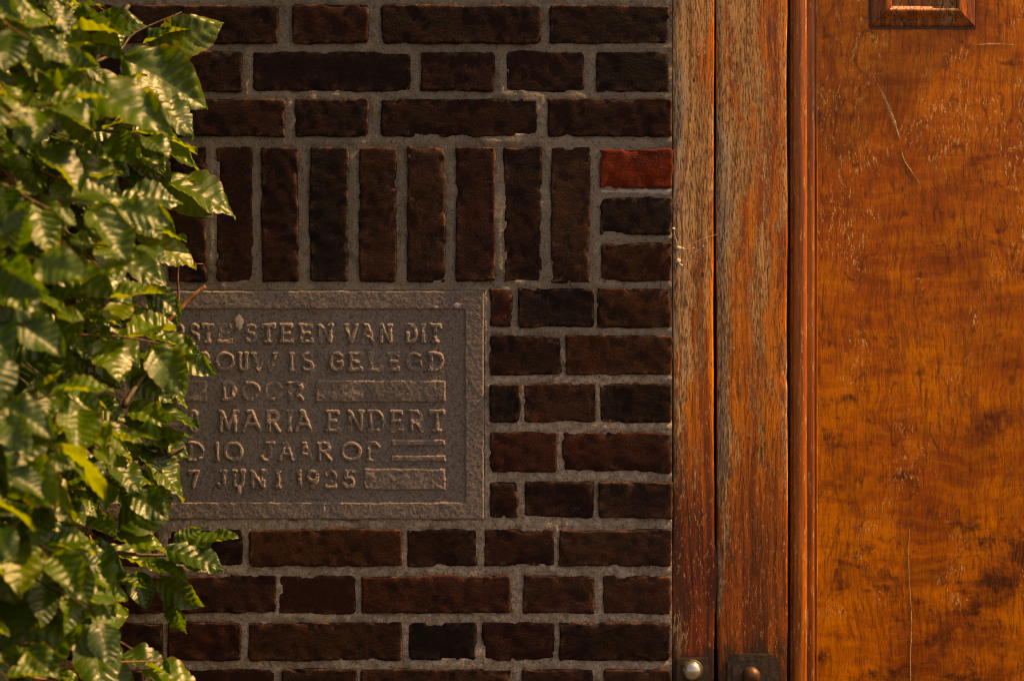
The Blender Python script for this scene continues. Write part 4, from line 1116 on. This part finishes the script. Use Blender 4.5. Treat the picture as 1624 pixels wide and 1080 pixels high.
twig([wp(180, 250, 0.22), wp(232, 262, 0.16), wp(262, 285, 0.13), wp(240, 320, 0.14)], 0.0020, 0.0009, True)
twig([wp(72, 765, 0.40), wp(74, 800, 0.38), wp(72, 825, 0.36)], 0.002, 0.002, True)

# the shrub's outline (photo row -> column it reaches to)
OY_ = [-300, 0, 60, 130, 200, 300, 400, 470, 580, 680, 760, 850, 930, 1000, 1080, 1400]
OX_ = [170, 185, 215, 235, 250, 255, 250, 245, 262, 258, 250, 250, 205, 160, 150, 130]
def outline(y): return float(np.interp(y, OY_, OX_))
def spray(base, d, n, L, plane_n, hero_=False):
    d = Vector(d).normalized(); pn = Vector(plane_n).normalized()
    side = pn.cross(d).normalized(); pn = d.cross(side).normalized()
    p = Vector(base); pts = [p.copy()]
    step = L * 0.40
    for k in range(n):
        d = (d + side * (0.22 if k % 2 else -0.22) * rng.uniform(0.3, 1) - Vector((0, 0, 0.05))).normalized()
        p = p + d * step
        pts.append(p.copy())
        sg = 1 if k % 2 else -1
        last = k == n - 1
        ld = (d * (1.0 if last else rng.uniform(0.45, 0.85)) + side * sg * (0.15 if last else rng.uniform(0.55, 0.95)) + Vector((rng.uniform(-.2, .2), rng.uniform(-.2, .2), rng.uniform(-0.35, 0.10))))
        ln = pn + Vector((rng.uniform(-.6, .6), rng.uniform(-.6, .6), rng.uniform(-.6, .6)))
        LL = L * rng.uniform(0.58, 1.20) * (0.8 if last else 1)
        tip = p + ld.normalized() * LL
        tx, ty = to_px(tip)
        if tx > outline(ty) + 25: continue
        add_leaf(p + ld.normalized() * LL * 0.1, ld, ln, LL, hero_)
    twig([tuple(q) for q in pts], 0.0017, 0.0008, rng.random() < 0.5)
def front(x): return 0.10 + 0.42 * min(1.0, max(0.0, (290 - x) / 330.0))
for layer in range(4):
    y = -150.0
    while y < 1240:
        x = -190.0
        while x < 250:
            jx, jy = x + rng.uniform(-30, 30), y + rng.uniform(-32, 32)
            if jx < outline(jy) - 70:
                dep = front(jx) - (0.0, 0.10, 0.20, 0.30)[layer] + rng.uniform(-0.05, 0.03)
                dep = max(dep, 0.055)
                d = (rng.uniform(0.35, 1.0), rng.uniform(-0.75, 0.15), rng.uniform(-0.65, 0.30))
                pn = (rng.uniform(-0.1, 0.55), rng.uniform(-0.85, -0.30), rng.uniform(0.45, 0.95))
                spray(wp(jx - 40, jy - 10, dep), d, rng.choice((3, 4, 4, 5)), rng.uniform(0.048, 0.072) * (1.0 + 0.15 * min(1, max(0, (200 - jx) / 200))), pn)
            x += (80, 92, 105, 95)[layer]
        y += (90, 100, 112, 100)[layer]
# the shrub goes on to the left of the picture
for k in range(190):
    jx = rng.uniform(-640, -170); jy = rng.uniform(-180, 1250)
    dep = max(0.07, 0.50 - 0.35 * max(0, (-jx - 450) / 200.0) - rng.uniform(0, 0.34))
    spray(wp(jx, jy, dep), (rng.uniform(-0.5, 0.9), rng.uniform(-0.85, 0.1), rng.uniform(-0.6, 0.3)), rng.choice((3, 4, 5)), rng.uniform(0.052, 0.080), (rng.uniform(-0.3, 0.5), rng.uniform(-0.85, -0.30), rng.uniform(0.45, 0.95)))
# rest of the shrub outside the picture
for k in range(90):
    X = rng.uniform(-1.75, -0.98); Z = rng.uniform(0.35, 2.55); Yd = rng.uniform(-0.85, -0.10)
    spray((X, Yd, Z), (rng.uniform(-1, 1), rng.uniform(-1, 0.2), rng.uniform(-0.4, 0.4)), 5, 0.075, (rng.uniform(-.4, .4), rng.uniform(-.8, .0), 0.7))
for k in range(40):
    X = rng.uniform(-0.95, -0.62); Z = rng.choice((rng.uniform(0.3, 0.92), rng.uniform(2.1, 2.6))); Yd = rng.uniform(-0.6, -0.10)
    spray((X, Yd, Z), (rng.uniform(-0.2, 1), rng.uniform(-1, 0.2), rng.uniform(-0.4, 0.4)), 5, 0.075, (rng.uniform(-.4, .4), rng.uniform(-.8, .0), 0.7))

def visible_rank(l):
    inside = -60 < l[2] < 420 and -50 < l[3] < 1130
    return (0 if l[5] else 1 if inside else 2, l[4])
LEAVES.sort(key=visible_rank)
inv = Matrix.Translation(-SO)
for (m, k, a, b, dep, he) in LEAVES[:300]:
    o = link('leaf', LM[k], None, shrub)
    o.matrix_local = inv @ m
rest = LEAVES[300:]
VV, QQ, A1, A2, A3 = [], [], [], [], []
base = 0
for (m, k, a, b, dep, he) in rest:
    V, Q, ve, si = LG[k]
    M = np.array(inv @ m)
    VV.append(V @ M[:3, :3].T + M[:3, 3]); QQ.append(Q + base); base += len(V)
    A1.append(ve); A2.append(si); A3.append(np.full(len(V), rng.random()))
if VV:
    me = quads_np('foliage', np.concatenate(VV), np.concatenate(QQ))
    for nm, arr in (('vein', A1), ('side', A2), ('tint', A3)):
        at = me.attributes.new(nm, 'FLOAT', 'POINT'); at.data.foreach_set('value', np.concatenate(arr).astype(np.float32))
    fo = link('foliage', me, M_LEAF, shrub); fo['kind'] = 'stuff'
# trunks and limbs
def limb(name, pts, r0, r1, seed):
    P = curve_pts(pts, 7)
    v, f = tube([Vector(p) - SO for p in P], [r0 + (r1 - r0) * i / (len(P) - 1) for i in range(len(P))], 10, 0.10, seed)
    link(name, mesh_np(name, v, f), M_BARK, shrub)
limb('trunk', [(SHX, SHY, -0.02), (-0.93, -0.38, 0.5), (-0.80, -0.28, 1.0), (-0.62, -0.16, 1.36), (-0.56, -0.15, 1.62), (-0.58, -0.17, 2.1)], 0.030, 0.010, 1)
limb('trunk', [(SHX - 0.05, SHY - 0.02, -0.02), (-1.02, -0.45, 0.7), (-1.0, -0.42, 1.4), (-0.9, -0.36, 2.0), (-0.85, -0.34, 2.5)], 0.026, 0.008, 2)
limb('branch', [(-0.80, -0.28, 1.0), (-0.74, -0.30, 1.15), (-0.66, -0.28, 1.24), (-0.56, -0.20, 1.30)], 0.012, 0.005, 3)
limb('branch', [(-1.0, -0.42, 1.3), (-0.88, -0.42, 1.5), (-0.74, -0.36, 1.62), (-0.60, -0.26, 1.70)], 0.012, 0.004, 4)
limb('branch', [(-0.58, -0.155, 1.60), (-0.55, -0.18, 1.72), (-0.52, -0.19, 1.85), (-0.48, -0.18, 1.92)], 0.008, 0.003, 5)
limb('branch', [(-0.62, -0.16, 1.36), (-0.58, -0.16, 1.22), (-0.55, -0.17, 1.12)], 0.008, 0.003, 6)
for red in (True, False):
    shown = [t for t in TWIGS if t[2] == red]
    vv, ff = [], []
    for k, (P, R, _) in enumerate(shown):
        a, b = to_px(P[len(P) // 2])
        near = -60 < a < 420 and -50 < b < 1130 and k < 150
        v, f = tube([p - SO for p in P], R, 6, 0.12, k)
        if near:
            link('twig', mesh_np('twig', v, f), M_TWIG if red else M_BARK, shrub)
        else:
            n0 = len(vv); vv += v; ff += [tuple(i + n0 for i in q) for q in f]
    if vv:
        o = link('twigs', mesh_np('twigs', vv, ff), M_TWIG if red else M_BARK, shrub); o['kind'] = 'stuff'
print('LEAVES', len(LEAVES), 'in frame', sum(1 for l in LEAVES if -60 < l[2] < 420 and -50 < l[3] < 1130), 'bricks', len([o for o in wall.children if o.name.startswith('brick')]))
